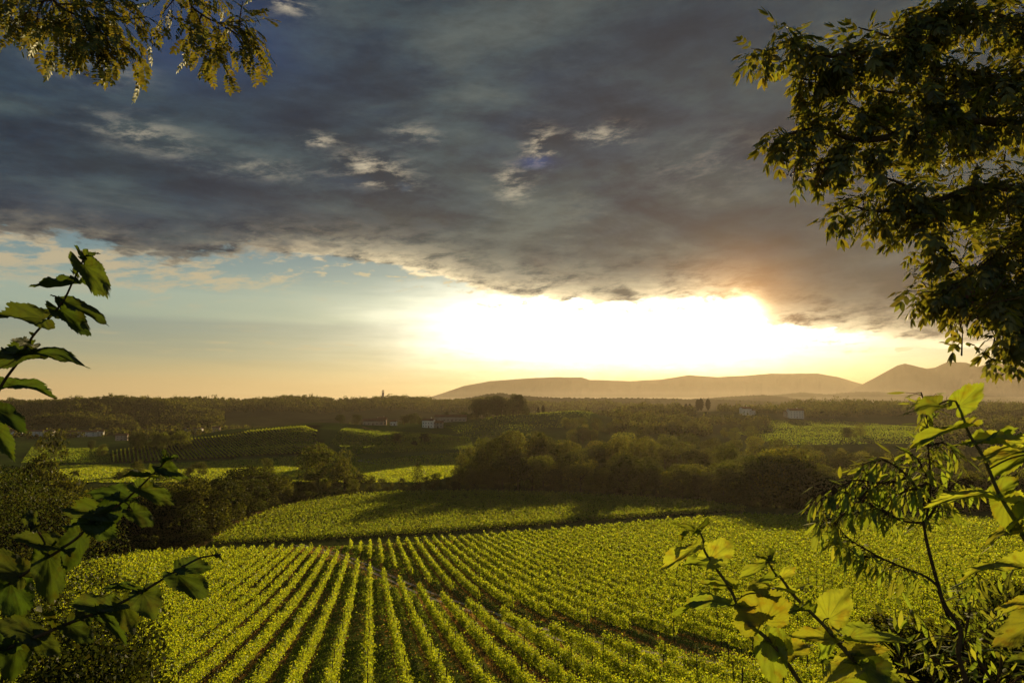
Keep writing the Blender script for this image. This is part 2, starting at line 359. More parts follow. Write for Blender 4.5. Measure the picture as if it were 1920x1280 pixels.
def ground(x, y):
    x = np.asarray(x, float); y = np.asarray(y, float)
    u = x * DU[0] + y * DU[1]
    zn = np.interp(u, ZU[:, 0], ZU[:, 1])
    t = np.clip(x / np.maximum(y, 60), TT[0], TT[-1]); yy = np.clip(y, TY[0], TY[-1])
    i = np.clip(np.searchsorted(TY, yy) - 1, 0, len(TY) - 2); fy = (yy - TY[i]) / (TY[i + 1] - TY[i]); fy = fy * fy * (3 - 2 * fy)
    j = np.clip(np.searchsorted(TT, t) - 1, 0, len(TT) - 2); ft = (t - TT[j]) / (TT[j + 1] - TT[j]); ft = ft * ft * (3 - 2 * ft)
    zf = (TZ[i, j] * (1 - ft) + TZ[i, j + 1] * ft) * (1 - fy) + (TZ[i + 1, j] * (1 - ft) + TZ[i + 1, j + 1] * ft) * fy
    zf = zf + _noise2(x, y) * (np.clip((y - 500) / 400, 0, 1) * 1.0 + np.clip((y - 950) / 250, 0, 1) * 2.2)
    w = np.clip((y - 250) / 70, 0, 1); w = w * w * (3 - 2 * w)
    return zn * (1 - w) + zf * w
def G(px, py, y0=20., y1=1700.):
    """where the ray through a photo pixel meets the ground (x, y, z)"""
    ys = np.geomspace(y0, y1, 4000); a, f, u = ray(px, py); z = u / f * ys; x = a / f * ys
    hit = np.nonzero(z <= ground(x, ys))[0]
    k = hit[0] if len(hit) else len(ys) - 1
    return np.array([x[k], ys[k], float(ground(x[k], ys[k]))])
def uv(P): return P[..., 0] * DU[0] + P[..., 1] * DU[1], P[..., 0] * DV[0] + P[..., 1] * DV[1]

# limits of the vine blocks in row coordinates
far_edge = np.array([uv(G(px, py)) for px, py in ((-150, 1110), (0, 1095), (120, 1070), (250, 1045), (380, 1036), (520, 1033), (600, 1030), (720, 1020), (870, 1012), (1000, 1002), (1120, 992), (1250, 980), (1400, 970), (1500, 972), (1700, 974), (1920, 974), (2100, 974))])
far_edge = far_edge[np.argsort(far_edge[:, 1])]
path_px = [(560, 1022), (600, 1031), (650, 1046), (700, 1069), (760, 1096), (820, 1121), (900, 1146), (1000, 1180), (1100, 1206), (1200, 1226), (1300, 1243), (1420, 1262), (1560, 1285)]
path_uv = np.array([uv(G(px, py)) for px, py in path_px]); path_uv = path_uv[np.argsort(path_uv[:, 1])]
def u_far(v): return np.interp(v, far_edge[:, 1], far_edge[:, 0])
def u_path(v): return np.interp(v, path_uv[:, 1], path_uv[:, 0], left=1e4, right=-1e4)
def xy(u, v): return np.stack([u * DU[0] + v * DV[0], u * DU[1] + v * DV[1]], -1)

def inpoly(x, y, P):
    c = np.zeros(np.shape(x), bool); n = len(P); j = n - 1
    for i in range(n):
        xi, yi, xj, yj = P[i][0], P[i][1], P[j][0], P[j][1]
        c ^= ((yi > y) != (yj > y)) & (x < (xj - xi) * (y - yi) / (yj - yi + 1e-12) + xi); j = i
    return c
f2_px = [(392, 1021), (560, 1014), (700, 1006), (860, 996), (1000, 985), (1200, 970), (1400, 957), (1330, 946), (1200, 936), (1050, 928), (900, 924), (760, 926), (680, 930), (600, 938), (520, 957), (450, 985)]
F2 = np.array([G(px, py)[:2] for px, py in f2_px])

# ground sheet
ys = np.concatenate([np.linspace(-300, -40, 14)[:-1], np.linspace(-40, 300, 171)[:-1], np.geomspace(300, 2600, 150), [3500, 5000, 7500]])
ss = np.linspace(-1, 1, 261)
GY, GS = np.meshgrid(ys, ss, indexing='ij'); GX = GS * (200 + 1.05 * np.maximum(GY, 0))
GZ = ground(GX, GY)
GZ = np.where(GY > 2700, -60 - (GY - 2700) * .004, GZ)
nr, nc = GX.shape; idx = np.arange(nr * nc).reshape(nr, nc)
Fq = np.stack([idx[:-1, :-1], idx[:-1, 1:], idx[1:, 1:], idx[1:, :-1]], -1).reshape(-1, 4)
gu, gv = GX * DU[0] + GY * DU[1], GX * DV[0] + GY * DV[1]
vine_mask = ((gu < u_far(gv) + 2) & (gu > 22)).astype(float)
# land colour classes on the ground (grass, meadow, wood floor)
colr = np.zeros((nr, nc, 4)); colr[..., 3] = 1; colr[..., :3] = (.055, .065, .018)
colr[GY > 950, :3] = (.045, .050, .018)
gpx = 960 + 1280 * GX / np.maximum(GY, 1)
colr[(GY > 430) & (GY < 900) & (gpx < 1180), :3] = (.060, .090, .018)
colr[(GY > 520) & (GY < 900) & (gpx > 1180), :3] = (.050, .066, .018)
colr[inpoly(GX, GY, F2), :3] = (.05, .045, .015)
HV = np.array([G(a, b_, 300)[:2] for a, b_ in ((208, 868), (350, 863), (460, 857), (590, 848), (600, 842), (600, 797), (520, 800), (470, 806), (420, 816), (350, 826), (300, 833), (205, 850))])
colr[inpoly(GX, GY, HV), :3] = (.022, .022, .009)
m, t, o = mat('ground_cover')
at = t.node('ShaderNodeAttribute', attribute_name='land'); vm = t.node('ShaderNodeAttribute', attribute_name='vine_strip')
geo = t.node('ShaderNodeNewGeometry'); sp = t.node('ShaderNodeSeparateXYZ'); t.l.new(geo.outputs['Position'], sp.inputs[0])
vv = t.add(t.mul(sp.outputs[0], float(DV[0])), t.mul(sp.outputs[1], float(DV[1])))
n1 = t.noise(geo.outputs['Position'], .5, 6, .65); n2 = t.noise(geo.outputs['Position'], .02, 4); n3 = t.noise(geo.outputs['Position'], 3.0, 4)
fr = t.m('ABSOLUTE', t.sub(t.m('FRACT', t.add(t.div(vv, 2.4), .5)), .5))          # 0 under the row
bare = t.smooth(t.add(fr, t.mul(t.sub(n1, .5), .35)), .18, .08)
grass = t.mix(t.smooth(n3, .35, .65), (.065, .11, .016, 1), (.13, .12, .03, 1))
dirt = t.mix(t.smooth(n1, .35, .65), (.26, .14, .05, 1), (.12, .11, .03, 1))
c_v = t.mix(bare, grass, dirt)
c_l = t.mix(t.smooth(n2, .35, .65), at.outputs['Color'], t.mix(1.0, at.outputs['Color'], (.7, .72, .8, 1), 'MULTIPLY'))
c_l = t.mix(t.mul(t.smooth(n1, .4, .7), .35), c_l, t.mix(1.0, c_l, (1.6, 1.3, 1.0, 1), 'MULTIPLY'))
b = t.node('ShaderNodeBsdfDiffuse'); t.put(b.inputs['Color'], t.mix(vm.outputs['Fac'], c_l, c_v))
bp = t.node('ShaderNodeBump'); bp.inputs['Strength'].default_value = .6; bp.inputs['Distance'].default_value = .3; t.l.new(n1, bp.inputs['Height']); t.l.new(bp.outputs[0], b.inputs['Normal'])
t.l.new(b.outputs[0], o.inputs[0]); M['ground'] = m
g_o = link('ground', mesh_np('ground', np.stack([GX, GY, GZ], -1).reshape(-1, 3), Fq, M['ground'], smooth=True,
      attrs={'land': ('FLOAT_COLOR', colr.reshape(-1, 4)), 'vine_strip': ('FLOAT', vine_mask.ravel())}))
tag(g_o, kind='structure')

def strip(name, pts, w, m, lift=.07, kind='structure'):
    pts = np.asarray(pts); d = np.concatenate([[0], np.cumsum(np.linalg.norm(np.diff(pts, axis=0), axis=1))]); n = max(2, int(d[-1] / 1.5))
    s = np.linspace(0, d[-1], n); P = np.stack([np.interp(s, d, pts[:, k]) for k in (0, 1)], -1)
    tg = unit(np.gradient(P, axis=0)); nn = np.stack([tg[:, 1], -tg[:, 0]], -1)
    ww = w * (1 + .12 * np.sin(s * .7)); rows = []
    for q in (-1, -.5, 0, .5, 1):
        Q = P + nn * (ww * q / 2)[:, None]; rows.append(np.column_stack([Q, ground(Q[:, 0], Q[:, 1]) + lift]))
    V = np.stack(rows, 1); i = np.arange(n - 1)[:, None] * 5; j = np.arange(4)[None]
    return tag(link(name, mesh_np(name, V.reshape(-1, 3), np.stack([i + j, i + j + 1, i + j + 6, i + j + 5], -1).reshape(-1, 4), m, smooth=True)), kind=kind)
pw = np.array([G(px, py)[:2] for px, py in path_px])
pn = unit(np.gradient(pw, axis=0)); pn = np.stack([pn[:, 1], -pn[:, 0]], -1)
strip('track', pw + pn * .9, .7, M['track']); strip('track', pw - pn * .9, .7, M['track'])
strip('dirt_path', [G(px, py)[:2] for px, py in ((330, 1032), (370, 1022), (420, 990), (480, 962), (560, 940))], 4.0, M['dirt'])
strip('farm_track', [G(px, py)[:2] for px, py in ((672, 862), (700, 868), (750, 876), (800, 880))], 4.0, M['track'])
strip('farm_track', [G(px, py)[:2] for px, py in ((680, 801), (700, 806), (740, 812), (790, 820), (830, 823), (870, 825))], 3.0, M['dirt'], .25)

def ridge(name, prof, Yc, depth, base, m, seed, rough=1.0, nx=500, ny=26, kind='structure'):
    prof = np.array(prof, float); px = np.linspace(prof[0, 0], prof[-1, 0], nx)
    py = np.interp(px, prof[:, 0], prof[:, 1]); crest = np.array([W(a, b_, Yc)[2] for a, b_ in zip(px, py)]); x0 = (px - 960) / F * Yc / CP
    r = np.random.default_rng(seed); q = np.linspace(-1, 1, ny); V = []
    n1 = sum(np.sin(px * f * .05 + r.uniform(0, 6)) / f ** .9 for f in (1.3, 2.7, 5.1, 9.7, 19, 37)) 
    for k in q:
        h = (1 - abs(k)) ** 1.25 if k < 0 else (1 - k)
        spur = n1 * np.sin(px * .09 + k * 3 + seed) * (1 - abs(k)) * abs(k) * .35
        z = base + (crest - base) * np.clip(h + spur * .5, 0, 1.0) + r.normal(size=nx) * rough * (.35 if abs(k) < .02 else 1)
        if Yc > 4000: z = z + _noise2(x0 * .35 + seed * 99, np.full(nx, (Yc + k * depth) * .35), seed) * .085 * (crest - base) * min(1, abs(k) * 4) * (1 - abs(k))
        if k <= -1 or k >= 1: z = np.full(nx, base - 5)
        V.append(np.stack([x0 * (1 + k * depth / Yc), np.full(nx, Yc + k * depth), z], -1))
    V = np.array(V); i = np.arange(ny - 1)[:, None] * nx; j = np.arange(nx - 1)[None]
    Fc = np.stack([i + j, i + j + 1, i + nx + j + 1, i + nx + j], -1).reshape(-1, 4)
    return tag(link(name, mesh_np(name, V.reshape(-1, 3), Fc, m, smooth=True)), kind=kind)
ridge('mountain', [(780, 752), (830, 737), (870, 723), (920, 713), (980, 709), (1040, 706), (1090, 706), (1105, 711), (1180, 714), (1240, 710), (1290, 702), (1340, 706), (1400, 703), (1440, 699), (1530, 699), (1570, 706), (1610, 718), (1700, 737), (1800, 752)], 6200, 1100, -40, M['mountain'], 3, .6, 700, 60)
ridge('mountain', [(1540, 752), (1590, 732), (1640, 706), (1680, 684), (1695, 680), (1735, 690), (1750, 688), (1775, 677), (1810, 678), (1830, 686), (1850, 680), (1900, 680), (1930, 686), (2000, 690), (2200, 700), (2600, 750)], 5000, 900, -40, M['mountain'], 8, .6, 700, 60)
ridge('hill', [(1340, 752), (1440, 740), (1480, 736), (1500, 734), (1545, 738), (1600, 733), (1640, 733), (1700, 738), (1780, 744), (1830, 738), (1900, 745), (2200, 735), (2500, 752)], 3600, 320, -45, M['hill'], 5, 1.2)
ridge('hill', [(1180, 752), (1300, 747), (1370, 742), (1430, 739), (1470, 743), (1520, 752)], 2900, 260, -45, M['hill'], 6, 1.6)
ridge('hill', [(-300, 752), (400, 752), (820, 750), (880, 745), (910, 738), (940, 735), (970, 740), (1030, 744), (1100, 745), (1200, 745), (1290, 747), (1400, 750), (1480, 754), (1800, 756), (2400, 756)], 2300, 260, -40, M['hill'], 7, 1.6, 1100)

# ------------------------------------------------------------------ vineyard rows
rng = np.random.default_rng(11)
def seen(x, y, z, mx=130, my=120):
    px, py = project(np.stack([x, y, z], -1)); return (px > -mx) & (px < 1920 + mx) & (py < 1280 + my) & (y > 20)
def row_leaves(P0, P1, rng, hgt=1.55, z0=.5, wid=.13, kmul=1.75, smin=.11, smax=.5, coef=.0021):
    """leaf quads of one vine row from P0 to P1 (xy)"""
    L = np.linalg.norm(P1 - P0); d = (P1 - P0) / L; nrm_ = np.array([d[1], -d[0]]); nb = max(1, int(L / 2)); out_c, out_s = [], []
    ph = rng.uniform(0, 50); PH = rng.normal(size=int(L / 1.1) + 3); PW = rng.uniform(.55, 1.5, size=int(L / 1.1) + 3); PD = np.clip(rng.normal(.85, .28, int(L / 1.1) + 3), .12, 1)
    for b_ in range(nb):
        s0, s1 = b_ * L / nb, (b_ + 1) * L / nb; mid = P0 + d * (s0 + s1) / 2
        zg = float(ground(mid[0], mid[1]))
        if not seen(mid[0], mid[1], zg + 1): continue
        dist = math.hypot(mid[0], mid[1]); s = min(max(coef * dist, smin), smax)
        n = int(kmul * 1.35 * 1.3 / (.4 * s * s) * (s1 - s0)); a = rng.uniform(s0, s1, n)
        # plants 1.1 m apart give lumps, with gaps and taller shoots
        i_ = (a / 1.1).astype(int); f_ = np.abs((a / 1.1) % 1 - .5) * 2; pl = PH[i_] * .55 + np.sin(a * .35 + ph) * .4 - .5 * f_ ** 2
        hh = hgt + .22 * pl + .12 * rng.normal(size=n)
        q = rng.beta(1.6, 1.15, n); z = z0 + (hh - z0) * q
        lat = rng.normal(size=n) * (wid * (.75 + .45 * np.sin(q * 2.6)) * PW[i_] * (1.15 - .45 * f_))
        sh = rng.random(n) < .05; z = np.where(sh, hh + rng.uniform(0, .4, n), z); lat = np.where(sh, lat * .5 + rng.normal(size=n) * .1, lat)
        side = rng.random(n) < .03; lat = np.where(side, lat * 2.6, lat)
        keep = rng.random(n) < PD[i_] * (1.05 - .35 * f_ ** 2)
        a, z, lat = a[keep], z[keep], lat[keep]
        C = P0 + d * a[:, None] + nrm_ * lat[:, None]
        out_c.append(np.column_stack([C, ground(C[:, 0], C[:, 1]) + z])); out_s.append(s * rng.uniform(.7, 1.3, len(a)))
    if not out_c: return None
    return np.concatenate(out_c), np.concatenate(out_s)
def post_mesh():
    mb = MB(); mb.tube([(0, 0, -.1), (0.01, 0, 1.1), (0, .01, 2.2)], [.045, .043, .04], 6); mb.box((0, 0, 2.19), (.03, .03, .012)); return mb.mesh('post', M['post'])
def stem_mesh():
    mb = MB(); mb.tube([(0, 0, -.05), (.03, .02, .3), (-.02, .03, .55), (.02, 0, .85)], [.035, .028, .026, .022], 5); return mb.mesh('vine_stem', M['bark'])
POST, STEM = post_mesh(), stem_mesh()
def ordinal(n): return f"{n}{'th' if 10 <= n % 100 <= 20 else {1: 'st', 2: 'nd', 3: 'rd'}.get(n % 10, 'th')}"
def vine_row(P0, P1, label, group, m, posts=True, **kw):
    r = row_leaves(P0, P1, rng, **kw)
    if r is None: return None
    C, s = r
    if len(C) < 150: return None
    o = C.mean(0); i = np.argmin(np.abs(C - o).sum(1)); o = np.array([C[i, 0], C[i, 1], float(ground(C[i, 0], C[i, 1]))])
    V, Fc = kites(C - o, s, rng, fold=.12)
    root = empty('vine_row', o) if posts else None
    me = mesh_np('foliage' if posts else 'vine_row', V, Fc, m)
    if not posts:
        ob = link('vine_row', me, loc=o); return tag(ob, label, 'vine row', group)
    tag(root, label, 'vine row', group); link('foliage', me, root)
    L = np.linalg.norm(P1 - P0); d = (P1 - P0) / L; npost = 0; nst = 0
    cand = []
    for k in range(int(L / 5) + 1):
        q = P0 + d * min(k * 5 + .1, L); cand.append((math.hypot(*q), q, POST, 'post'))
    for k in range(int(L / 1.1)):
        q = P0 + d * (k * 1.1 + .5); dd = math.hypot(*q)
        if dd < 62: cand.append((dd, q, STEM, 'vine_stem'))
    cand.sort(key=lambda c: c[0])
    for dd, q, me_, nm in cand:
        if dd > 130: break
        z = float(ground(q[0], q[1]))
        if not seen(q[0], q[1], z + 1, 20, 20): continue
        if nm == 'post':
            npost += 1
            if npost > 40: continue
        else:
            nst += 1
            if nst > 55: continue
        c = link(nm, me_, root, (q[0] - o[0], q[1] - o[1], z - o[2])); c.rotation_euler = (rng.normal() * .03, rng.normal() * .03, rng.uniform(0, 6))
    return root
vlo, vhi = -62, 92
vs = np.arange(math.ceil(-110 / 2.4), math.floor(190 / 2.4)) * 2.4
lower, upper = [], []
for v in vs:
    uf = float(u_far(v)) + (1.0 * math.sin(v)); up = float(u_path(v))
    if up > 9e3 and v > -26: up = 210.
    un = 24.0
    if up > 9e3: lower.append((v, un, uf))                 # left of the track's upper end: one unbroken row
    elif up < -9e3: upper.append((v, un, uf))
    else:
        if up - 4.5 > un: lower.append((v, un, min(up - 4.5, uf)))
        if uf - (up + 13) > 3: upper.append((v, max(un, up + 13), uf))
def do_block(rows, lab, group):
    n = 0
    for v, a, b_ in rows:
        if b_ - a < 3: continue
        n += 1
        P = xy(np.array([a, b_]), np.array([v, v]))
        if vine_row(P[0], P[1], lab % ordinal(n), group, M['vine']) is None: n -= 1
do_block(lower, '%s vine row from the left in the sunlit block below the gravel track', 'vine rows below the track')
do_block(upper, '%s vine row from the left in the sunlit block above the gravel track', 'vine rows above the track')

# second vineyard: rows run across the view, parallel to its near edge
e0, e1 = F2[0], F2[6]; ed = unit(e1 - e0); en = np.array([-ed[1], ed[0]])
off = (F2 - e0) @ en; n = 0
# follow the slightly curved front edge
fr_s = (F2[:7] - e0) @ ed; fr_o = (F2[:7] - e0) @ en
for k in range(int(off.max() / 2.5) + 2):
    s_ = np.linspace(-60, 420, 500); o_ = k * 2.5 + np.interp(s_, fr_s, fr_o) * max(0, 1 - k / 40)
    Q = e0 + ed * s_[:, None] + en * o_[:, None]
    ok = inpoly(Q[:, 0], Q[:, 1], F2) if k else (s_ > 0) & (s_ < fr_s[-1])
    if ok.sum() < 8: continue
    i0, i1 = np.nonzero(ok)[0][[0, -1]]; Q = Q[i0:i1 + 1]; n += 1
    Cs, Ss = [], []
    for a in range(0, len(Q) - 1, 12):
        b_ = min(a + 12, len(Q) - 1)
        if b_ <= a: continue
        r = row_leaves(Q[a], Q[b_], rng, smax=.55, wid=.32, hgt=2.0, kmul=1.0 if k > 1 else 1.8, z0=.45 if k > 1 else .1)
        if r: Cs.append(r[0]); Ss.append(r[1])
    if not Cs: n -= 1; continue
    C = np.concatenate(Cs); s = np.concatenate(Ss); o = C[len(C) // 2].copy(); o[2] -= 1
    if len(C) < 200: n -= 1; continue
    V, Fc = kites(C - o, s, rng, fold=.12)
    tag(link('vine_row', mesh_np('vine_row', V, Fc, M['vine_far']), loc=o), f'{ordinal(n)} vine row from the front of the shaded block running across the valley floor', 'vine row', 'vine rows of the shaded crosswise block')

# hillside vineyard across the valley: rows run up the slope
bx = np.linspace(135, 2150, 66); n = 0
for xb in bx:
    xt = np.interp(xb, [135, 350, 500, 670, 900, 1100, 1300, 1500, 1650, 1900, 2150], [125, 335, 450, 570, 760, 920, 1060, 1200, 1320, 1500, 1640])
    yt = np.interp(xt, [130, 200, 330, 500, 620, 700, 820, 940, 1050, 1150, 1250, 1400, 1500, 1650], [270, 255, 235, 210, 190, 180, 165, 155, 140, 118, 106, 92, 82, 76])
    yb = np.interp(xb, [130, 350, 670, 900, 1100, 1300, 1500, 1620, 2150], [350, 345, 330, 320, 305, 295, 285, 272, 190])
    q_ = np.linspace(0, 1, 8); xx_ = xt + (xb - xt) * (q_ ** 1.15); yy_ = yt + (yb - yt) * q_; ok = xx_ < 1668
    if ok.sum() < 3: continue
    Q = np.array([G(180 + a * .25, 780 + b_ * .25, 300)[:2] for a, b_ in zip(xx_[ok], yy_[ok])])
    Cs, Ss = [], []
    for a, b_ in zip(Q[:-1], Q[1:]):
        if np.linalg.norm(b_ - a) < 1.5 or np.linalg.norm(b_ - a) > 120: continue
        r = row_leaves(a, b_, rng, smax=.75, coef=.00125, kmul=1.0, wid=.16, hgt=1.5)
        if r: Cs.append(r[0]); Ss.append(r[1])
    if not Cs: continue
    C = np.concatenate(Cs); s_ = np.concatenate(Ss)
    if len(C) < 150: continue
    n += 1; o = C[len(C) // 2].copy(); o[2] -= 1; V, Fc = kites(C - o, s_, rng, fold=.1)
    tag(link('vine_row', mesh_np('vine_row', V, Fc, M['vine']), loc=o), f'{ordinal(n)} vine row from the left on the striped hillside across the valley', 'vine row', 'vine rows on the far hillside')

# upright crops and grasses that catch the low sun
def scatter(poly, n, rng):
    lo, hi = poly.min(0), poly.max(0); out_ = []; c = 0
    while c < n:
        q = rng.uniform(lo, hi, (n * 2, 2)); q = q[inpoly(q[:, 0], q[:, 1], poly)]; out_.append(q); c += len(q)
        if len(q) == 0: break
    return np.concatenate(out_)[:n]
def crop(name, px_poly, n, size, m, zoff=.4, aspect=.8):
    poly = np.array([G(a, b_)[:2] for a, b_ in px_poly]); q = scatter(poly, n, rng)
    C = np.column_stack([q, ground(q[:, 0], q[:, 1]) + zoff * rng.uniform(.6, 1.5, len(q))])
    V, Fc = kites(C, size * rng.uniform(.6, 1.3, len(C)), rng, axis=(0, 0, 1.2), aspect=aspect)
    return tag(link(name, mesh_np(name, V, Fc, m)), kind='stuff')
crop('crop', [(20, 905), (40, 874), (200, 872), (420, 864), (640, 852), (660, 848), (680, 862), (880, 848), (930, 862), (900, 880), (800, 905), (600, 905), (350, 905)], 80000, 1.0, M['vine'])
crop('crop', [(40, 868), (60, 838), (200, 838), (210, 868)], 7000, 1.1, M['grass'])
crop('meadow', [(650, 802), (800, 812), (880, 820), (890, 842), (660, 852), (620, 830)], 14000, 1.0, M['grass'])
crop('meadow', [(830, 800), (900, 790), (1000, 768), (1060, 766), (1150, 776), (1100, 800), (990, 806), (880, 822)], 14000, 1.1, M['grass'])
crop('meadow', [(1380, 812), (1440, 788), (1560, 786), (1800, 804), (1900, 815), (1900, 828), (1700, 832), (1450, 834)], 16000, 1.1, M['grass'])
# grass between the near rows
P = np.array([xy(np.array([24.]), np.array([-40.]))[0], xy(np.array([24.]), np.array([60.]))[0], xy(np.array([190.]), np.array([150.]))[0], xy(np.array([190.]), np.array([-85.]))[0]])
q = scatter(P, 620000, rng); d = np.hypot(q[:, 0], q[:, 1]); z = ground(q[:, 0], q[:, 1])
k = seen(q[:, 0], q[:, 1], z, 60, 30) & (rng.random(len(q)) < np.clip(50 / d, .12, 1)); q, z, d = q[k], z[k], d[k]
vq = q @ DV; under = np.abs((vq / 2.4 + .5) % 1 - .5) < .13
patch = _noise2(q[:, 0] * 14, q[:, 1] * 14, 4) > -.2
for nm, sel, m_ in (('grass', ~under & patch, M['grass']), ('dry_grass', under | ~patch & (rng.random(len(q)) < .25), M['straw'])):
    C = np.column_stack([q[sel], z[sel] + .06]); V, Fc = kites(C, .07 + .0028 * d[sel] * rng.uniform(.6, 1.2, sel.sum()), rng, axis=(0, 0, 1.5), aspect=.35)
    tag(link(nm, mesh_np(nm, V, Fc, m_)), kind='stuff')

# ------------------------------------------------------------------ trees
def crown_pts(n, rng, kind):
    """leaf positions of a crown in unit height (0..1) with unit radius, lumpy outline"""
    nl = {'round': 17, 'tall': 13, 'poplar': 9, 'conifer': 1, 'bush': 12}[kind]
    if kind in ('poplar', 'cypress'):
        z = rng.beta(1.2, 1.1, n); r = .5 * np.sqrt(rng.random(n)) * np.sin(np.clip(z, .03, .97) * math.pi) ** .6; th = rng.uniform(0, 6.283, n)
        r *= 1 + .25 * np.sin(z * 30 + th * 2); return np.stack([r * np.cos(th), r * np.sin(th), .08 + .92 * z], -1)
    cz = rng.uniform(.16 if kind != 'bush' else .12, .88, nl); env = {'round': .36, 'tall': .27, 'bush': .5}[kind]
    R = env * np.sqrt(np.clip(1 - ((cz - .45) / .6) ** 2, .12, 1)); th = rng.uniform(0, 6.283, nl); rr = R * np.sqrt(rng.uniform(.2, 1, nl))
    L = np.stack([rr * np.cos(th), rr * np.sin(th), cz], -1); lr = rng.uniform(.13, .23, nl) * (1.25 if kind == 'bush' else 1.0)
    L[0] = (0, 0, .85); 
    w = rng.integers(0, nl, n); d = unit(rng.normal(size=(n, 3))); rad = lr[w] * (.72 + .34 * rng.random(n))
    P = L[w] + d * rad[:, None] * np.array([1, 1, .85]); P[:, 2] = np.clip(P[:, 2], .03, 1.02); return P
def tree_meshes(kind, n, size, m, seed):
    r = np.random.default_rng(seed); C = crown_pts(n, r, kind); V, Fc = kites(C, size * r.uniform(.6, 1.4, n), r, fold=.2)
    crown = mesh_np('crown', V, Fc, m)
    mb = MB(); mb.tube([(0, 0, -.04), (.006, 0, .15), (-.006, .01, .4), (.0, 0, .7)], [.026, .018, .012, .005], 6)
    for k in range(7 if kind != 'bush' else 4):
        th = r.uniform(0, 6.28); h0 = r.uniform(.15, .5); l = r.uniform(.15, .28)
        mb.tube([(0, 0, h0), (l * .5 * math.cos(th), l * .5 * math.sin(th), h0 + .1), (l * math.cos(th), l * math.sin(th), h0 + .26)], [.009, .006, .003], 5)
    return crown, mb.mesh('trunk', M['bark'])
KINDS = {}
def kind_set(name, kind, n, size, m, var=3, seed=0): KINDS[name] = [tree_meshes(kind, n, size, m, seed * 50 + i) for i in range(var)]
kind_set('round', 'round', 3800, .034, M['tree'], 4, 1)
kind_set('dark', 'round', 3800, .034, M['tree_dark'], 3, 2)
kind_set('pale', 'tall', 3200, .032, M['tree_yellow'], 3, 3)
kind_set('tall', 'tall', 3400, .032, M['tree'], 3, 4)
kind_set('poplar', 'poplar', 2600, .03, M['tree_dark'], 2, 5)
kind_set('cypress', 'poplar', 6000, .045, M['cypress'], 2, 9)
kind_set('bush', 'bush', 3000, .05, M['tree'], 4, 6)
kind_set('bushdark', 'bush', 3000, .05, M['tree_dark'], 3, 7)
TREES = []
def tree(kn, x, y, h, wide=1.0, name='tree', sink=0.0):
    var = KINDS[kn]; cr, tr = var[int(rng.integers(len(var)))]
    z = float(ground(x, y)) - sink; root = empty(name, (x, y, z)); a = rng.uniform(0, 6.28)
    for nm, me in (('trunk', tr), ('crown', cr)):
        c = link(nm, me, root); c.scale = (h * wide, h * wide, h); c.rotation_euler = (0, 0, a)
    TREES.append((root, kn)); return root
def treeline(px_pts, Yr, n, kinds, hr, name='broadleaf_tree', wide=(.9, 1.3)):
    out_ = []
    for _ in range(n):
        px = rng.uniform(px_pts[0], px_pts[1]); y = rng.uniform(*Yr); x = (px - 960) / F * y
        kn = kinds[int(rng.integers(len(kinds)))]; h = rng.uniform(*hr)
        if 'bush' in kn: h *= .45
        out_.append((tree(kn, x, y, h, rng.uniform(*wide), name if 'bush' not in kn else 'bush'), kn))
    return out_
WORD = {'round': 'broad green', 'dark': 'dark green', 'pale': 'pale yellow-green', 'tall': 'slender green', 'poplar': 'pointed dark', 'cypress': 'cypress', 'bush': 'low green', 'bushdark': 'low dark'}
def name_band(lst, where, group):
    by = {}
    for o_, kn in sorted(lst, key=lambda t_: t_[0].location.x / t_[0].location.y):
        by.setdefault(kn, []).append(o_)
    for kn, os_ in by.items():
        b = 'bush' in kn
        for i, o_ in enumerate(os_):
            tag(o_, f"{ordinal(i + 1)} {WORD[kn]} {'bush' if b else 'tree'} from the left {where}", 'bush' if b else 'tree', group)
# trees are given by where their top shows and how far they stand
def tree_to(kn, px, ty, y, wide=1.1, name=None):
    x = (px - 960) / F * y; zt = W(px, ty, y)[2]; h = max(2.5, zt - float(ground(x, y)))
    return (tree(kn, x, y, h, wide * min(1.0, (14 / h) ** .3 if h > 14 else 1), name or ('bush' if 'bush' in kn else 'broadleaf_tree')), kn)
def band_to(prof, Yf, step, kinds, jit=8, wide=(1.0, 1.35), low=.0):
    out_ = []; px = prof[0][0]
    while px < prof[-1][0]:
        y = Yf(px) if callable(Yf) else rng.uniform(*Yf)
        ty = np.interp(px, [p[0] for p in prof], [p[1] for p in prof]) + rng.uniform(-jit * .4, jit) + low
        out_.append(tree_to(kinds[int(rng.integers(len(kinds)))], px + rng.uniform(-3, 3), ty, y, rng.uniform(*wide))); px += step * rng.uniform(.75, 1.25)
    return out_
rear = np.array([G(px, py)[:2] for px, py in ((340, 1020), (400, 1000), (470, 968), (530, 948), (600, 934), (680, 925), (760, 920), (900, 918), (1050, 922), (1200, 930), (1330, 940), (1420, 950), (1520, 955), (1650, 957), (1900, 958), (2050, 958))])
rpx = 960 + F * rear[:, 0] / rear[:, 1]
def rearY(px): return float(np.interp(px, rpx, rear[:, 1]))
hp = [(345, 905), (420, 885), (470, 868), (520, 888), (570, 882), (600, 880), (650, 888), (690, 896), (740, 902), (800, 892), (850, 882), (900, 862), (960, 852), (1010, 852), (1060, 852), (1090, 852), (1130, 872), (1170, 856), (1200, 862), (1240, 858), (1290, 872), (1340, 864), (1380, 860), (1420, 852), (1450, 828), (1485, 838), (1520, 872), (1600, 884), (1700, 884), (1960, 880)]
band = band_to(hp, lambda p: rearY(p) + rng.uniform(3, 7), 24, ['round', 'dark', 'tall', 'dark', 'pale'], 26, low=8)
band += band_to(hp, lambda p: rearY(p) + rng.uniform(14, 24), 22, ['round', 'dark', 'tall', 'pale', 'dark'], 20)
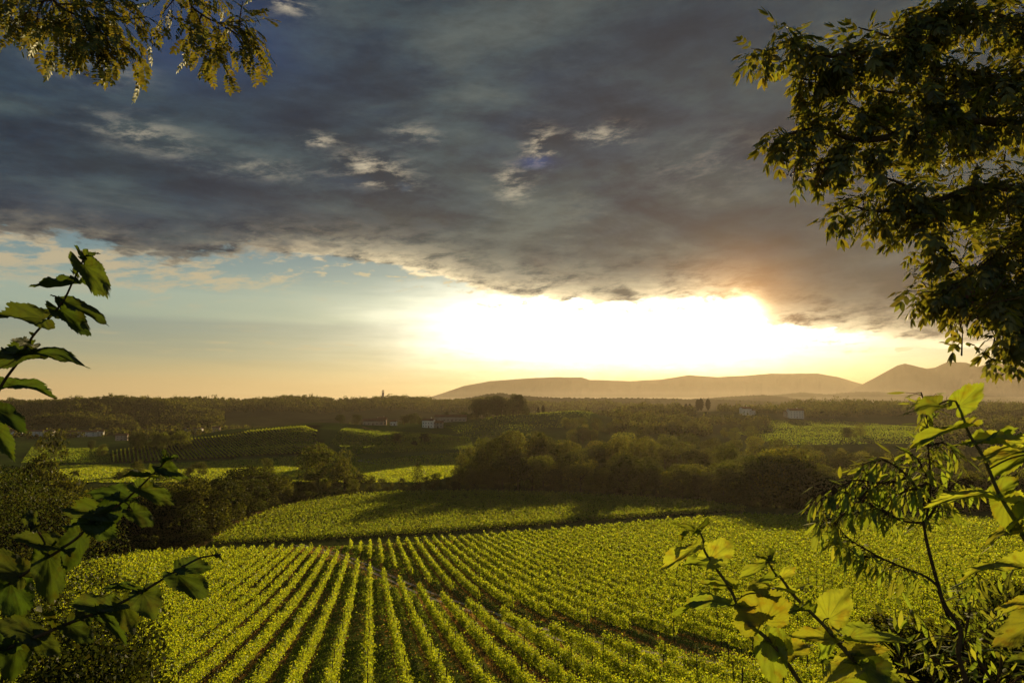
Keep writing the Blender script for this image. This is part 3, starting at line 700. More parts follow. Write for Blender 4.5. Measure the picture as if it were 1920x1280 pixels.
band += band_to([(350, 965), (470, 945), (600, 920), (800, 905), (1300, 915), (1650, 925), (1960, 930)], lambda p: rearY(p) + rng.uniform(0, 2), 26, ['bush', 'bushdark'], 10, (1.2, 1.7))
name_band(band, 'in the hedgerow behind the crosswise vineyard', 'trees of the hedgerow behind the second vineyard')
for px, y, ty, kn, lab in ((602, 340, 832, 'round', 'tall round tree standing against the sunlit field, left of its twin'), (650, 342, 842, 'tall', 'tall round tree standing against the sunlit field, right of its twin'),
                          (785, 330, 868, 'poplar', 'narrow pointed dark tree rising from the hedgerow beside the sunlit field'), (1172, 318, 850, 'dark', 'dome-shaped dark tree standing out of the middle of the hedgerow')):
    tag(tree_to(kn, px, ty, y, 1.15 if kn != 'poplar' else .5)[0], lab, 'tree')
# wood on the left beside the vineyards
band = []
for _ in range(44):
    px = rng.uniform(-130, 395); base = G(px, np.interp(px, [-150, 0, 120, 250, 395], [1108, 1093, 1068, 1043, 1030])); y = base[1] + rng.uniform(7, 90)
    x = (px - 960) / F * y
    if inpoly(np.array([x]), np.array([y]), F2)[0]: continue
    u_, v_ = uv(np.array([x, y]))
    ty = np.interp(px, [-160, 0, 60, 200, 260, 330, 395], [830, 862, 872, 892, 892, 885, 900]) + rng.uniform(0, 70) + max(0, (base[1] + 30 - y)) * 1.6
    band.append(tree_to(['dark', 'round', 'dark', 'tall', 'round'][int(rng.integers(5))], px, ty, y, 1.25))
for k_ in range(16):
    px = rng.uniform(-120, 385); base = G(px, np.interp(px, [-150, 0, 120, 250, 395], [1108, 1093, 1068, 1043, 1030])); y = base[1] + rng.uniform(4, 9)
    band.append((tree('bush' if k_ % 2 else 'bushdark', (px - 960) / F * y, y, rng.uniform(3, 5), 1.5, 'bush'), 'bush' if k_ % 2 else 'bushdark'))
name_band(band, 'in the dark wood left of the vineyards', 'trees of the wood on the left')
tag(tree_to('tall', 108, 808, 190, .8)[0], 'slender dark tree rising highest above the wood at the left edge', 'tree')
# woods behind the hedgerow
back = [(880, 835), (915, 815), (960, 806), (1000, 808), (1035, 818), (1080, 832)]
band = band_to(back, (385, 430), 20, ['round', 'pale', 'tall', 'round'], 8) + band_to([(1085, 840), (1120, 832), (1150, 822), (1190, 812), (1230, 822), (1270, 832), (1330, 832), (1380, 836), (1430, 830), (1540, 846), (1700, 850), (1960, 850)], (380, 440), 28, ['round', 'pale', 'tall', 'dark'], 10)
band += band_to([(1120, 822), (1160, 806), (1200, 812), (1290, 816), (1380, 818), (1440, 815), (1540, 832), (1960, 836)], (450, 520), 40, ['round', 'pale', 'dark'], 8)
name_band(band, 'in the sunlit valley wood behind the hedgerow', 'trees of the valley wood')
band = treeline((1000, 1180), (560, 690), 14, ['round', 'dark', 'pale'], (9, 14)) + treeline((1180, 1440), (560, 760), 22, ['round', 'dark', 'tall'], (9, 14)) + treeline((1700, 2000), (560, 700), 12, ['round', 'dark'], (9, 14)) + treeline((1560, 1640), (600, 640), 4, ['round', 'dark', 'bush'], (9, 12))
name_band(band, 'scattered over the slope beyond the valley wood', 'trees on the far slope')
# clump on the knoll
band = treeline((888, 986), (735, 775), 16, ['dark', 'dark', 'bushdark'], (17, 24), wide=(.9, 1.1))
name_band(band, 'in the clump crowning the knoll', 'trees of the clump on the knoll')
band = treeline((255, 345), (560, 600), 8, ['dark', 'round'], (13, 17)) + treeline((60, 210), (520, 640), 8, ['dark', 'bushdark', 'round'], (9, 13)) + treeline((130, 640), (395, 440), 14, ['bush', 'bushdark', 'round'], (8, 11))
name_band(band, 'around the flat lit fields on the left', 'trees among the left fields')
band = treeline((745, 790), (700, 730), 5, ['dark', 'round'], (8, 12)) + treeline((640, 690), (690, 720), 2, ['dark'], (8, 11)) + treeline((725, 800), (560, 600), 4, ['dark', 'bushdark'], (8, 11)) + treeline((835, 900), (740, 760), 4, ['round', 'dark'], (7, 10))
name_band(band, 'around the hillside farmhouses', 'trees by the farmhouses')
# cypresses
cyp = []
for px, y, h in ((1285, 960, 10), (1292, 960, 10), (1307, 950, 15), (1313, 950, 16), (1326, 955, 15), (1009, 790, 7), (1018, 790, 9)):
    cyp.append(tree('cypress', (px - 960) / F * y, y, h * 1.15, .40, 'cypress_tree'))
for o_, l_ in zip(cyp, ('short cypress, leftmost of the ridge row under the sun', 'short cypress, second from the left of the ridge row', 'tall cypress, third from the left of the ridge row', 'tall cypress, fourth from the left of the ridge row', 'tall cypress standing alone at the right end of the ridge row',
                        'low rounded cypress right of the tree clump on the knoll', 'slim cypress at the right, beside the low one on the knoll')):
    tag(o_, l_, 'tree', 'cypresses on the skyline')

# far woods: one mass of thousands of crowns
def woods(name, n, Yr, pxr, h, leaf, per, fn=None, seed=0):
    r = np.random.default_rng(seed); y = r.uniform(Yr[0], Yr[1], n); px = r.uniform(pxr[0], pxr[1], n); x = (px - 960) / F * y
    k = np.ones(n, bool) if fn is None else fn(px, y); x, y = x[k], y[k]; n = len(x); hh = h * r.uniform(.55, 1.25, n) * (1 + .4 * (r.random(n) < .07))
    z = ground(x, y); B = crown_pts(per * 6, r, 'round')
    C = np.concatenate([(np.stack([x, y, z], -1)[i] + B[r.integers(0, len(B), per)] * np.array([hh[i] * 1.15, hh[i] * 1.15, hh[i]])) for i in range(n)])
    V, Fc = kites(C, leaf * r.uniform(.6, 1.4, len(C)), r, fold=.2)
    return tag(link(name, mesh_np(name, V, Fc, M['wood_far'])), kind='stuff')
woods('woods', 4200, (1040, 1420), (-200, 420), 11, 2.2, 60, lambda px, y: (y > 1100) | (px < 260), 21)
woods('woods', 5200, (1380, 1760), (-250, 1250), 10, 2.6, 46, None, 22)
woods('woods', 3400, (900, 1180), (1150, 2200), 10, 2.0, 56, lambda px, y: ((y > 940) | (px > 1500)) & ~((px > 1270) & (px < 1345)) & ~((px > 1385) & (px < 1505) & (y < 925)), 23)
woods('woods', 900, (800, 1000), (980, 1300), 8, 2.4, 30, lambda px, y: (y > 850), 24)
woods('woods', 700, (850, 1050), (-100, 700), 7, 2.4, 26, None, 25)
woods('woods', 900, (640, 800), (1150, 1440), 9, 2.0, 34, lambda px, y: (px < 1330) | (y > 780), 26)
woods('woods', 900, (560, 850), (1720, 2250), 9, 2.0, 34, None, 27)

# ------------------------------------------------------------------ houses
def house(px, py, Yd, w, dep, h, rz, label, m='wall', roof_h=1.6, floors=2, bays=4, chim=True, grp='houses across the valley'):
    c = W(px, py, Yd); z = float(ground(c[0], c[1])); root = empty('house', (c[0], c[1], z)); root.rotation_euler = (0, 0, rz)
    tag(root, label, 'house', grp)
    mb = MB(); hw, hd = w / 2, dep / 2
    mb.add([(-hw, -hd, -3), (hw, -hd, -3), (hw, hd, -3), (-hw, hd, -3), (-hw, -hd, h), (hw, -hd, h), (hw, hd, h), (-hw, hd, h)], [(0, 1, 5, 4), (1, 2, 6, 5), (2, 3, 7, 6), (3, 0, 4, 7)])
    mb.add([(-hw, -hd, h), (-hw, hd, h), (-hw, 0, h + roof_h)], [(0, 1, 2)]); mb.add([(hw, -hd, h), (hw, hd, h), (hw, 0, h + roof_h)], [(0, 1, 2)])
    link('wall', mb.mesh('wall', M[m]), root)
    rf = MB(); e = .5
    for sgn in (-1, 1):
        y0, z0 = sgn * (hd + e), h - e * roof_h / hd; t_ = .25
        v = [(-hw - e, y0, z0), (hw + e, y0, z0), (hw + e, 0, h + roof_h + .02), (-hw - e, 0, h + roof_h + .02)]
        v += [(a, b_, c_ + t_) for a, b_, c_ in v]; rf.add(v, [(0, 1, 2, 3), (4, 5, 6, 7), (0, 1, 5, 4), (1, 2, 6, 5), (3, 0, 4, 7)])
    ro = link('roof', rf.mesh('roof', M['roof']), root)
    if chim:
        cb = MB(); cb.box((hw * .4, hd * .3, h + roof_h + .3), (.35, .35, 1.0)); cb.box((hw * .4, hd * .3, h + roof_h + 1.35), (.45, .45, .06)); link('chimney', cb.mesh('chimney', M[m]), ro)
    wm = MB(); wm.box((0, 0, 0), (.45, .03, .6)); wme = wm.mesh('window', M['glass'])
    for f in range(floors):
        for b_ in range(bays):
            xx = -hw + w * (b_ + .5) / bays
            if f == 0 and b_ == bays // 2:
                dm = MB(); dm.box((0, 0, 0), (.55, .03, 1.05)); link('door', dm.mesh('door', M['roof']), root, (xx, -hd - .02, 1.06)); continue
            link('window', wme, root, (xx, -hd - .02, 1.6 + f * 2.8))
    return root
house(700, 795, 690, 20, 9, 4.2, .10, 'long dark stone barn, left of the farmhouses on the vineyard hill', 'wall2', 2.2, 1, 5)
house(716, 793, 700, 9, 8, 5.5, .10, 'stone farmhouse joined behind the long dark barn', 'wall2', 2, 2, 3)
house(738, 793, 696, 6, 6, 4.0, -.1, 'small pale outbuilding at the right end of the dark barn', 'wall', 1.2, 1, 2, False)
house(804, 798, 680, 11, 8, 7.0, -.25, 'white two-storey farmhouse with red roof on the vineyard hill')
house(822, 800, 682, 9, 7, 5.0, -.05, 'low reddish farmhouse right beside the white two-storey one', 'wall2', 1.8, 2, 3)
house(845, 786, 740, 34, 9, 4.8, -.05, 'long low building behind the farmhouses on the vineyard hill', 'wall2', 2.2, 1, 8, False)
house(1398, 779, 905, 13, 9, 8.0, .2, 'white house among trees, left of the pair under the sun', 'wall', 2.5, 2, 3)
house(1409, 779, 915, 7, 8, 5.0, .2, 'low white annex right beside the white house among trees', 'wall', 1.5, 1, 2, False)
house(1491, 784, 895, 19, 10, 9.5, .12, 'long white villa at the top edge of the right-hand meadow', 'wall', 2.5, 3, 5)
house(1478, 784, 900, 9, 9, 6.0, .12, 'small dark annex at the left end of the white villa', 'wall2', 2, 2, 2, False)
k = 0
for px, py, Yd, w in ((70, 818, 900, 16), (92, 818, 910, 10), (140, 819, 900, 14), (165, 820, 890, 22), (185, 819, 900, 11), (228, 826, 800, 12), (355, 808, 960, 15), (372, 808, 960, 9), (405, 808, 970, 10), (646, 788, 900, 9), (30, 820, 900, 12)):
    k += 1
    house(px, py, Yd, w, 9, 6, rng.uniform(-.4, .4), f'{ordinal(k)} pale house listed from the village on the flat left valley floor' if False else
          ['grey house low on the left plain, second from the frame edge', 'small house just right of the grey one on the left plain', 'mid-sized house in the middle of the left plain hamlet', 'widest pale house of the left plain hamlet', 'small house at the right end of the left plain hamlet',
           'white shed beside the dark trees on the flat left field', 'pale house at the left end of the hillside hamlet behind the striped vineyard', 'small house in the middle of the hamlet behind the striped vineyard', 'small house at the right of the hamlet behind the striped vineyard',
           'little pale house on the far side of the striped hill crest', 'house nearest the left frame edge on the left plain'][k - 1], 'wall' if k % 3 else 'wall2', 1.8, 2, 3, False, 'houses of the left plain')
# bell tower on the skyline
c = W(718, 745, 1640); root = empty('bell_tower', (c[0], c[1], float(ground(c[0], c[1])))); tag(root, 'slim bell tower standing above the trees on the left skyline', 'tower')
mb = MB(); mb.box((0, 0, 8), (2.4, 2.4, 12)); mb.box((0, 0, 20.2), (2.8, 2.8, .35)); link('shaft', mb.mesh('shaft', M['wall2']), root)
mb = MB(); [mb.box((sx * 1.8, sy * 1.8, 22), (.45, .45, 1.5)) for sx in (-1, 1) for sy in (-1, 1)]; link('belfry', mb.mesh('belfry', M['wall2']), root)
mb = MB(); mb.add([(-2.6, -2.6, 23.5), (2.6, -2.6, 23.5), (2.6, 2.6, 23.5), (-2.6, 2.6, 23.5), (0, 0, 26.5)], [(0, 1, 4), (1, 2, 4), (2, 3, 4), (3, 0, 4)]); link('roof', mb.mesh('roof', M['roof']), root)

# ------------------------------------------------------------------ foreground plants
def big_leaf(mb, base, tip, width, nrm_, seed, droop=.12, cup=.10, na=111, nrad=12):
    """broad lobed leaf with toothed edge and pleated veins; base and tip in world space, width in metres"""
    r = np.random.default_rng(seed); ax = tip - base; L = np.linalg.norm(ax); ax = ax / L
    side = unit(np.cross(nrm_, ax)); up = np.cross(ax, side)
    ph = np.linspace(-2.62, 2.62, na); va = np.array([0, .62, -.62, 1.22, -1.22, 1.95, -1.95])
    R_ = np.interp(np.abs(ph), [0, .3, .62, .9, 1.22, 1.6, 1.95, 2.3, 2.62], [1, .86, .86, .73, .72, .58, .54, .40, .14])
    R_ = R_ * (1 + .11 * np.abs(((ph * 8.5 + r.uniform(0, 1)) % 1) - .5) * 2 + r.normal(size=na) * .02)
    q = (np.arange(nrad + 1) / nrad)[:, None] ** .85
    x = q * R_ * np.cos(ph); y = q * R_ * np.sin(ph)
    dv = np.min(np.abs(ph[None] - va[:, None]), 0)
    # veins as grooves, ribs between, waved margin
    w_ = r.uniform(0, 6.28, 6); z = -.008 * np.cos(dv * 9) * q + .05 * np.sin(4.2 * x + w_[0]) * np.cos(3.6 * y + w_[1]) + .035 * np.sin(7.5 * y + 3 * x + w_[2]) * q + .022 * np.sin(13 * x + w_[3]) * np.sin(11 * y + w_[4]) * q + .045 * q ** 4 * np.sin(ph * 6 + w_[5]) + .012 * np.sin(x * 38 + np.abs(y) * 20) * q
    z = z + cup * np.abs(y) ** 1.4 * 1.3 - droop * 1.6 * np.clip(x, 0, 1) ** 2
    mxw = np.abs(R_ * np.sin(ph)).max()
    b2 = base[None, None] + ax * (x[..., None] * L) + side * (y[..., None] / mxw * width * .5) + up * (z[..., None] * L)
    corr = droop * 1.6 * L; b2 = b2 + up * (np.clip(x, 0, 1)[..., None] * corr)         # keeps the tip on its mark while the blade arches
    ve = np.exp(-(dv / .055) ** 2)[None] * np.clip(1.2 - q, 0, 1) + .45 * np.clip(np.cos(2 * math.pi * (x * 4.5 - np.abs(y) * 3.2)), 0, 1) ** 10 * np.clip(dv * 4, 0, 1)
    V = b2.reshape(-1, 3); i = np.arange(nrad)[:, None] * na; j = np.arange(na - 1)[None]
    mb.add(V, np.stack([i + j, i + j + 1, i + na + j + 1, i + na + j], -1).reshape(-1, 4), np.clip(ve, 0, 1).ravel())
def smooth_path(P, n=6):
    P = np.asarray(P, float); t_ = np.arange(len(P)); tt = np.linspace(0, len(P) - 1, (len(P) - 1) * n + 1); out_ = []
    for k in range(P.shape[1]):
        m_ = np.gradient(P[:, k]); i = np.clip(tt.astype(int), 0, len(P) - 2); f = tt - i
        out_.append((2 * f**3 - 3 * f**2 + 1) * P[i, k] + (f**3 - 2 * f**2 + f) * m_[i] + (-2 * f**3 + 3 * f**2) * P[i + 1, k] + (f**3 - f**2) * m_[i + 1])
    return np.stack(out_, -1)
def shoot(name, stems, leaves, Y0, m_leaf, label, cat, r0=.004, seed=0, stem_m='green_stem'):
    r = np.random.default_rng(seed); first = W(*stems[0][-1][:2], Y0 + (stems[0][-1][2] if len(stems[0][-1]) > 2 else 0))
    root = empty(name, first); tag(root, label, cat); o = np.array(first)
    sm, lm = MB(), MB(); nodes = []
    for st_ in stems:
        P = np.array([W(p[0], p[1], Y0 + (p[2] if len(p) > 2 else 0.0)) for p in st_]); P = smooth_path(P, 7); nodes.append(P)
        sm.tube(P - o, np.linspace(r0 * .35, r0, len(P)), 7)
    allp = np.concatenate(nodes)
    for k, lf in enumerate(leaves):
        bx, by, tx, ty, w = lf[:5]; dz = lf[5] if len(lf) > 5 else r.uniform(-.12, .12); tilt = lf[6] if len(lf) > 6 else None; drp = lf[7] if len(lf) > 7 else .12
        b_ = W(bx, by, Y0); near = allp[np.argmin(np.hypot(*(np.array(project(allp)) - np.array([[bx], [by]]))))]
        b_ = W(bx, by, near[1] - .01 + .02 * r.random()); t_ = W(tx, ty, b_[1] + dz)
        toC = unit(-b_); n_ = unit(toC * (tilt if tilt is not None else .8) + np.array([0, .0, .7]) + r.normal(size=3) * .15)
        wm = w / F * b_[1] / max(.35, 1.0)
        mid = (near + b_) / 2 + np.array([0, 0, .004]); sm.tube(smooth_path(np.array([near, mid, b_ + (t_ - b_) * .03]), 4) - o, [r0 * .32] * 9, 5)
        big_leaf(lm, b_ - o, t_ - o, wm * .98, n_, seed * 100 + k, drp)
    link('stem', sm.mesh('stem', M[stem_m], True), root); link('foliage', lm.mesh('foliage', M[m_leaf], True, 'vein'), root); return root
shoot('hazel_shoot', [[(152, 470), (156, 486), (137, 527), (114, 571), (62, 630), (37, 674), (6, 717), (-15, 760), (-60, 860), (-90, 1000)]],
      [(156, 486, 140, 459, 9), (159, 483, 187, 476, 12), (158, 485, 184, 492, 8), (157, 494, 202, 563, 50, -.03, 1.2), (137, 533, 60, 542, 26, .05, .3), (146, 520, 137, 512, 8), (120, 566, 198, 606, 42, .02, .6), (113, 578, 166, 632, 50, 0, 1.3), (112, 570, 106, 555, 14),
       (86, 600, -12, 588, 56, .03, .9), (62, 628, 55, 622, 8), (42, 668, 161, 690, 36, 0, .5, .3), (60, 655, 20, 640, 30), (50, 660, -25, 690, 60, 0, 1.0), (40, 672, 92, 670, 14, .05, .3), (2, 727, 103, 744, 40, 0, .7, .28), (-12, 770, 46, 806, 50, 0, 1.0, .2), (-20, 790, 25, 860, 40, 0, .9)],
      1.55, 'hazel_shaded', 'tall dark hazel shoot with ragged leaves rising against the sky at the left edge', 'branch', .0042, 1, 'twig')
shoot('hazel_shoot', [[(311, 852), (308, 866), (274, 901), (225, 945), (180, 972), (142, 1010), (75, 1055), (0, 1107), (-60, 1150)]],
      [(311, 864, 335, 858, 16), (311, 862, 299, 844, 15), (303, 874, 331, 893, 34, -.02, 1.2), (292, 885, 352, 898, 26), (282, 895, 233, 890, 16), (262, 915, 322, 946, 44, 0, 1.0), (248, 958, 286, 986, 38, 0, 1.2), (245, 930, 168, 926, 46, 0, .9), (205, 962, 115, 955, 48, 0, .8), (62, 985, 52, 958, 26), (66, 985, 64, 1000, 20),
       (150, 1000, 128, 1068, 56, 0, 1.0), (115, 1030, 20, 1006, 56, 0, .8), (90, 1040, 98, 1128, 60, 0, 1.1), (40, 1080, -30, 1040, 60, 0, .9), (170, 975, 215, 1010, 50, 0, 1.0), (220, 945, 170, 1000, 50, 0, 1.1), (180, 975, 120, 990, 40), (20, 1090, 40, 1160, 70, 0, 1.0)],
      1.7, 'hazel_shaded', 'hazel shoot with a bright yellow tip reaching up to the left of the vineyard', 'branch', .0045, 2, 'twig')
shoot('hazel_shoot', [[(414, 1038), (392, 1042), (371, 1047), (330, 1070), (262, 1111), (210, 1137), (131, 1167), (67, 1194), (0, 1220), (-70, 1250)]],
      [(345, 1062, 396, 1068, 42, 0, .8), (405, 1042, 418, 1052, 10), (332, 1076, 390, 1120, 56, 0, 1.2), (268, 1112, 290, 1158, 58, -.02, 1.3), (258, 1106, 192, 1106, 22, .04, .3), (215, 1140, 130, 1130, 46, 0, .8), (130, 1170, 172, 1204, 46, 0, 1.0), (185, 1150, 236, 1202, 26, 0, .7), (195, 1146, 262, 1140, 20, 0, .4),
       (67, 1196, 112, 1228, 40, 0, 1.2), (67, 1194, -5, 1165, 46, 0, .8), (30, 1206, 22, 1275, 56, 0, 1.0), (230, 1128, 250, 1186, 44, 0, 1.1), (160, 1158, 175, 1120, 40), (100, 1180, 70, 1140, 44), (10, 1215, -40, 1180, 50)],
      1.5, 'hazel_shaded', 'long hazel shoot lying diagonally over the lower left corner of the vineyard', 'branch', .0045, 3, 'twig')
shoot('hazel_shoot', [[(1308, 990), (1318, 1010), (1321, 1032), (1341, 1063), (1369, 1103), (1391, 1151), (1419, 1179), (1459, 1218), (1501, 1280), (1560, 1370)]],
      [(1308, 997, 1332, 977, 11), (1305, 996, 1269, 983, 15), (1305, 999, 1274, 1008, 13), (1304, 1028, 1237, 1072, 34, -.02, .9, .2), (1338, 1053, 1280, 1056, 34, .04, .5), (1330, 1050, 1374, 1016, 52, .02, 1.2), (1372, 1098, 1314, 1092, 20, .06, .2), (1386, 1140, 1264, 1148, 26, 0, .35, .3), (1375, 1100, 1340, 1112, 20),
       (1433, 1165, 1412, 1098, 118, 0, 1.6), (1420, 1110, 1455, 1100, 46, .05, 1.1), (1440, 1196, 1456, 1282, 62, 0, 1.2), (1466, 1226, 1522, 1208, 46, 0, 1.0), (1445, 1205, 1395, 1202, 16), (1400, 1160, 1445, 1135, 50, .04, 1.0), (1462, 1222, 1440, 1175, 60, .05, 1.0)],
      1.5, 'hazel', 'tall hairy hazel shoot standing in front of the vineyard, left of a slimmer one', 'branch', .0052, 4)
shoot('hazel_shoot', [[(1445, 1040), (1439, 1047), (1450, 1069), (1467, 1086), (1487, 1114), (1518, 1145), (1549, 1176), (1566, 1198), (1605, 1243), (1640, 1290), (1680, 1360)]],
      [(1442, 1050, 1454, 1031, 13), (1440, 1050, 1413, 1042, 11), (1437, 1056, 1385, 1084, 26, 0, .8), (1463, 1083, 1491, 1064, 26, 0, 1.0), (1455, 1080, 1418, 1092, 24), (1482, 1108, 1424, 1100, 18, .05, .25), (1490, 1110, 1524, 1098, 20, .05, .3), (1515, 1145, 1478, 1151, 14), (1553, 1160, 1590, 1104, 66, 0, 1.3), (1565, 1196, 1483, 1190, 34, 0, .7),
       (1585, 1216, 1648, 1214, 36, 0, .7), (1592, 1192, 1706, 1204, 46, 0, .6), (1604, 1240, 1546, 1276, 50, -.02, 1.1), (1622, 1252, 1694, 1284, 74, -.03, 1.1), (1600, 1226, 1664, 1216, 34, -.03, .8), (1640, 1266, 1590, 1310, 80, 0, 1.2), (1605, 1240, 1534, 1243, 26), (1630, 1262, 1660, 1222, 60, .02, 1.0), (1560, 1190, 1540, 1230, 40), (1650, 1290, 1720, 1320, 80, 0, 1.0)],
      1.42, 'hazel', 'slimmer hazel shoot with large glowing yellow leaves at the bottom edge', 'branch', .005, 5)
shoot('hazel_shoot', [[(1792, 752), (1797, 763), (1817, 813), (1844, 858), (1880, 940), (1917, 1003), (1950, 1070), (1990, 1180), (2040, 1320)]],
      [(1797, 762, 1841, 720, 48, -.02, 1.4), (1762, 757, 1716, 778, 40, -.02, 1.3, .25), (1808, 800, 1700, 846, 26, 0, .5, .2), (1905, 832, 1782, 838, 30, 0, .5, .2), (1925, 850, 1856, 898, 42, 0, .9), (1885, 938, 1742, 946, 34, 0, .6, .25), (1885, 940, 1928, 1004, 66, 0, 1.2), (1868, 925, 1908, 895, 34, 0, .9), (1935, 1062, 1806, 1082, 36, 0, .6, .22),
       (1940, 1130, 1868, 1144, 26, 0, .8), (1950, 1160, 1864, 1214, 60, 0, 1.0), (1960, 1235, 1888, 1240, 30, 0, .8), (1850, 862, 1930, 840, 40, 0, .7), (1900, 985, 1935, 950, 44), (1905, 990, 1850, 1020, 40, .05, .7), (1830, 832, 1900, 812, 30, .05, .6)],
      1.38, 'hazel', 'tall hazel shoot at the right edge whose top leaves glow above the horizon', 'branch', .0055, 6)

def oval(n, w, l=1.0, serr=0.0):
    """flat leaflet along +x, 2 x n quads, folded on its midrib"""
    t_ = np.linspace(0, 1, n + 1); h = w * np.sin(math.pi * t_ ** .85) ** .8; h[0] = .01; h[-1] = .01
    V = np.concatenate([np.stack([t_ * l, -h, -.25 * h - .12 * t_ ** 2], -1), np.stack([t_ * l, 0 * h, -.12 * t_ ** 2], -1), np.stack([t_ * l, h, -.25 * h - .12 * t_ ** 2], -1)])
    i = np.arange(n); Fc = np.concatenate([np.stack([i, i + 1, i + n + 2, i + n + 1], -1), np.stack([i + n + 1, i + n + 2, i + 2 * n + 3, i + 2 * n + 2], -1)]); return V, Fc
def compound(pairs, leaflet, size, spread, rng_, droop=.5, stalk=.006):
    """pinnate leaf of unit length along +x"""
    Vs, Fs, n0 = [], [], 0
    def put(px_, ang, s_):
        nonlocal n0
        V, Fc = leaflet; roll = rng_.normal() * .35; V = V * s_
        c_, s2 = math.cos(roll), math.sin(roll); V = V @ np.array([[1, 0, 0], [0, c_, s2], [0, -s2, c_]]); a_ = ang + rng_.normal() * .12
        V = V @ np.array([[math.cos(a_), math.sin(a_), 0], [-math.sin(a_), math.cos(a_), 0], [0, 0, 1]]); V = V + np.array([px_, 0, 0])
        Vs.append(V); Fs.append(Fc + n0); n0 += len(V)
    for k in range(pairs):
        p_ = .18 + .72 * k / max(1, pairs - 1) if pairs > 1 else .4; s_ = size * (.8 + .3 * math.sin(math.pi * (k + 1) / (pairs + 1)))
        put(p_, spread, s_); put(p_, -spread, s_)
    put(.92, 0, size)
    V = np.concatenate(Vs); w_ = stalk; rv = np.array([(0, -w_, 0), (0, w_, 0), (.5, w_, 0), (.5, -w_, 0), (.95, w_ * .5, 0), (.95, -w_ * .5, 0)]); Fs.append(np.array([(0, 1, 2, 3), (3, 2, 4, 5)]) + n0); V = np.concatenate([V, rv])
    V[:, 2] -= droop * V[:, 0] ** 2 * .5; return V, np.concatenate(Fs)
def place(mb, tpl, p, d, L, r, up=(0, 0, 1)):
    d = unit(np.asarray(d, float)); s_ = unit(np.cross(np.asarray(up) + r.normal(size=3) * .25, d)); n_ = np.cross(d, s_)
    V, Fc = tpl; mb.add(np.asarray(p) + L * (V[:, :1] * d + V[:, 1:2] * s_ + V[:, 2:3] * n_), Fc)
def along(P, s_):
    d = np.concatenate([[0], np.cumsum(np.linalg.norm(np.diff(P, axis=0), axis=1))]); q = s_ * d[-1]
    p = np.array([np.interp(q, d, P[:, k]) for k in range(3)]); q2 = min(q + .02, d[-1]); q1 = max(q2 - .06, 0)
    return p, unit(np.array([np.interp(q2, d, P[:, k]) - np.interp(q1, d, P[:, k]) for k in range(3)]))

def leafy(name, branches, Y0, tpls, per_m, Lr, m_leaf, label, cat, r0, seed, hang=.6, stem_m='twig', off=0.0, spray=.12, start=.05):
    """branches: pixel paths with depth offsets; leaves sprout all along them on short twigs"""
    r = np.random.default_rng(seed); o = W(branches[0][0][0], branches[0][0][1], Y0); root = empty(name, o); tag(root, label, cat); sm, lm = MB(), MB()
    for bi, br in enumerate(branches):
        P = smooth_path(np.array([W(p[0], p[1], Y0 + (p[2] if len(p) > 2 else 0)) for p in br]), 6) - o
        rr = r0 if bi == 0 else r0 * .55; sm.tube(P, np.linspace(rr, rr * .25, len(P)), 6); start_ = .62 if (bi == 0 and name == 'peach_sapling') else start
        Ltot = np.linalg.norm(np.diff(P, axis=0), axis=1).sum(); n_ = max(3, int(Ltot * per_m * (1 - start_)))
        for k in range(n_):
            s_ = start_ + (1 - start_) * (k + r.random()) / n_; p, d = along(P, s_)
            dd = unit(d * .7 + r.normal(size=3) * .65 + np.array([0, 0, -hang])); tw = r.uniform(.2, 1) * spray; q = p + dd * tw
            if tw > .03: sm.tube(np.array([p, p + dd * tw * .5 + (0, 0, .004), q]), [r0 * .16, r0 * .13, r0 * .1], 4)
            place(lm, tpls[int(r.integers(len(tpls)))], q, unit(dd + r.normal(size=3) * .3 + np.array([0, 0, -hang * .5])), r.uniform(*Lr), r)
    link('stem', sm.mesh('stem', M[stem_m], True), root); link('foliage', lm.mesh('foliage', M[m_leaf]), root); return root
r_ = np.random.default_rng(5)
T_rob = [compound(6, oval(4, .27), .25, 1.1, r_, .5) for _ in range(6)]
T_eld = [compound(3, oval(5, .22), .46, .75, r_, .7) for _ in range(8)]
T_pea = [oval(6, .13) for _ in range(1)]
leafy('robinia_branch', [[(20, -190), (60, -80), (100, 0), (148, 30), (190, 35), (235, 37), (276, 32)], [(60, -80), (30, -30), (12, 0)], [(100, 0), (66, 8), (40, 40)], [(120, 15), (112, 60), (128, 84)], [(148, 30), (200, 62), (240, 92)], [(140, 28), (165, 70), (190, 102)], [(90, -10), (70, 26), (74, 46)], [(110, 8), (180, 8), (230, -5)], [(90, -20), (140, -10), (200, -20), (225, 0)], [(150, 32), (190, 60), (205, 76)], [(60, -80), (0, -60), (20, 6)]],
      3.6, T_rob, 100, (.09, .13), 'robinia', 'dense hanging robinia branch in the upper left corner of the sky', 'branch', .010, 31, .6, spray=.16)
leafy('robinia_branch', [[(350, -190), (352, -80), (355, 0), (378, 27), (412, 44), (452, 50)], [(358, 8), (366, 60), (380, 84), (408, 104), (424, 118)], [(378, 27), (366, 62), (350, 44)], [(380, 84), (366, 100)], [(412, 44), (450, 40), (486, 40)], [(448, 50), (462, 75), (480, 94)], [(340, -20), (316, 12), (300, 30)], [(448, 50), (452, 20), (456, 2)], [(352, -60), (395, -20), (425, 0)], [(416, 48), (450, 70), (470, 104)], [(408, 44), (412, 70), (400, 96)]],
      3.8, T_rob, 60, (.09, .13), 'robinia', 'looser robinia branch hanging into the sky right of the dense one', 'branch', .009, 32, .5, spray=.1)
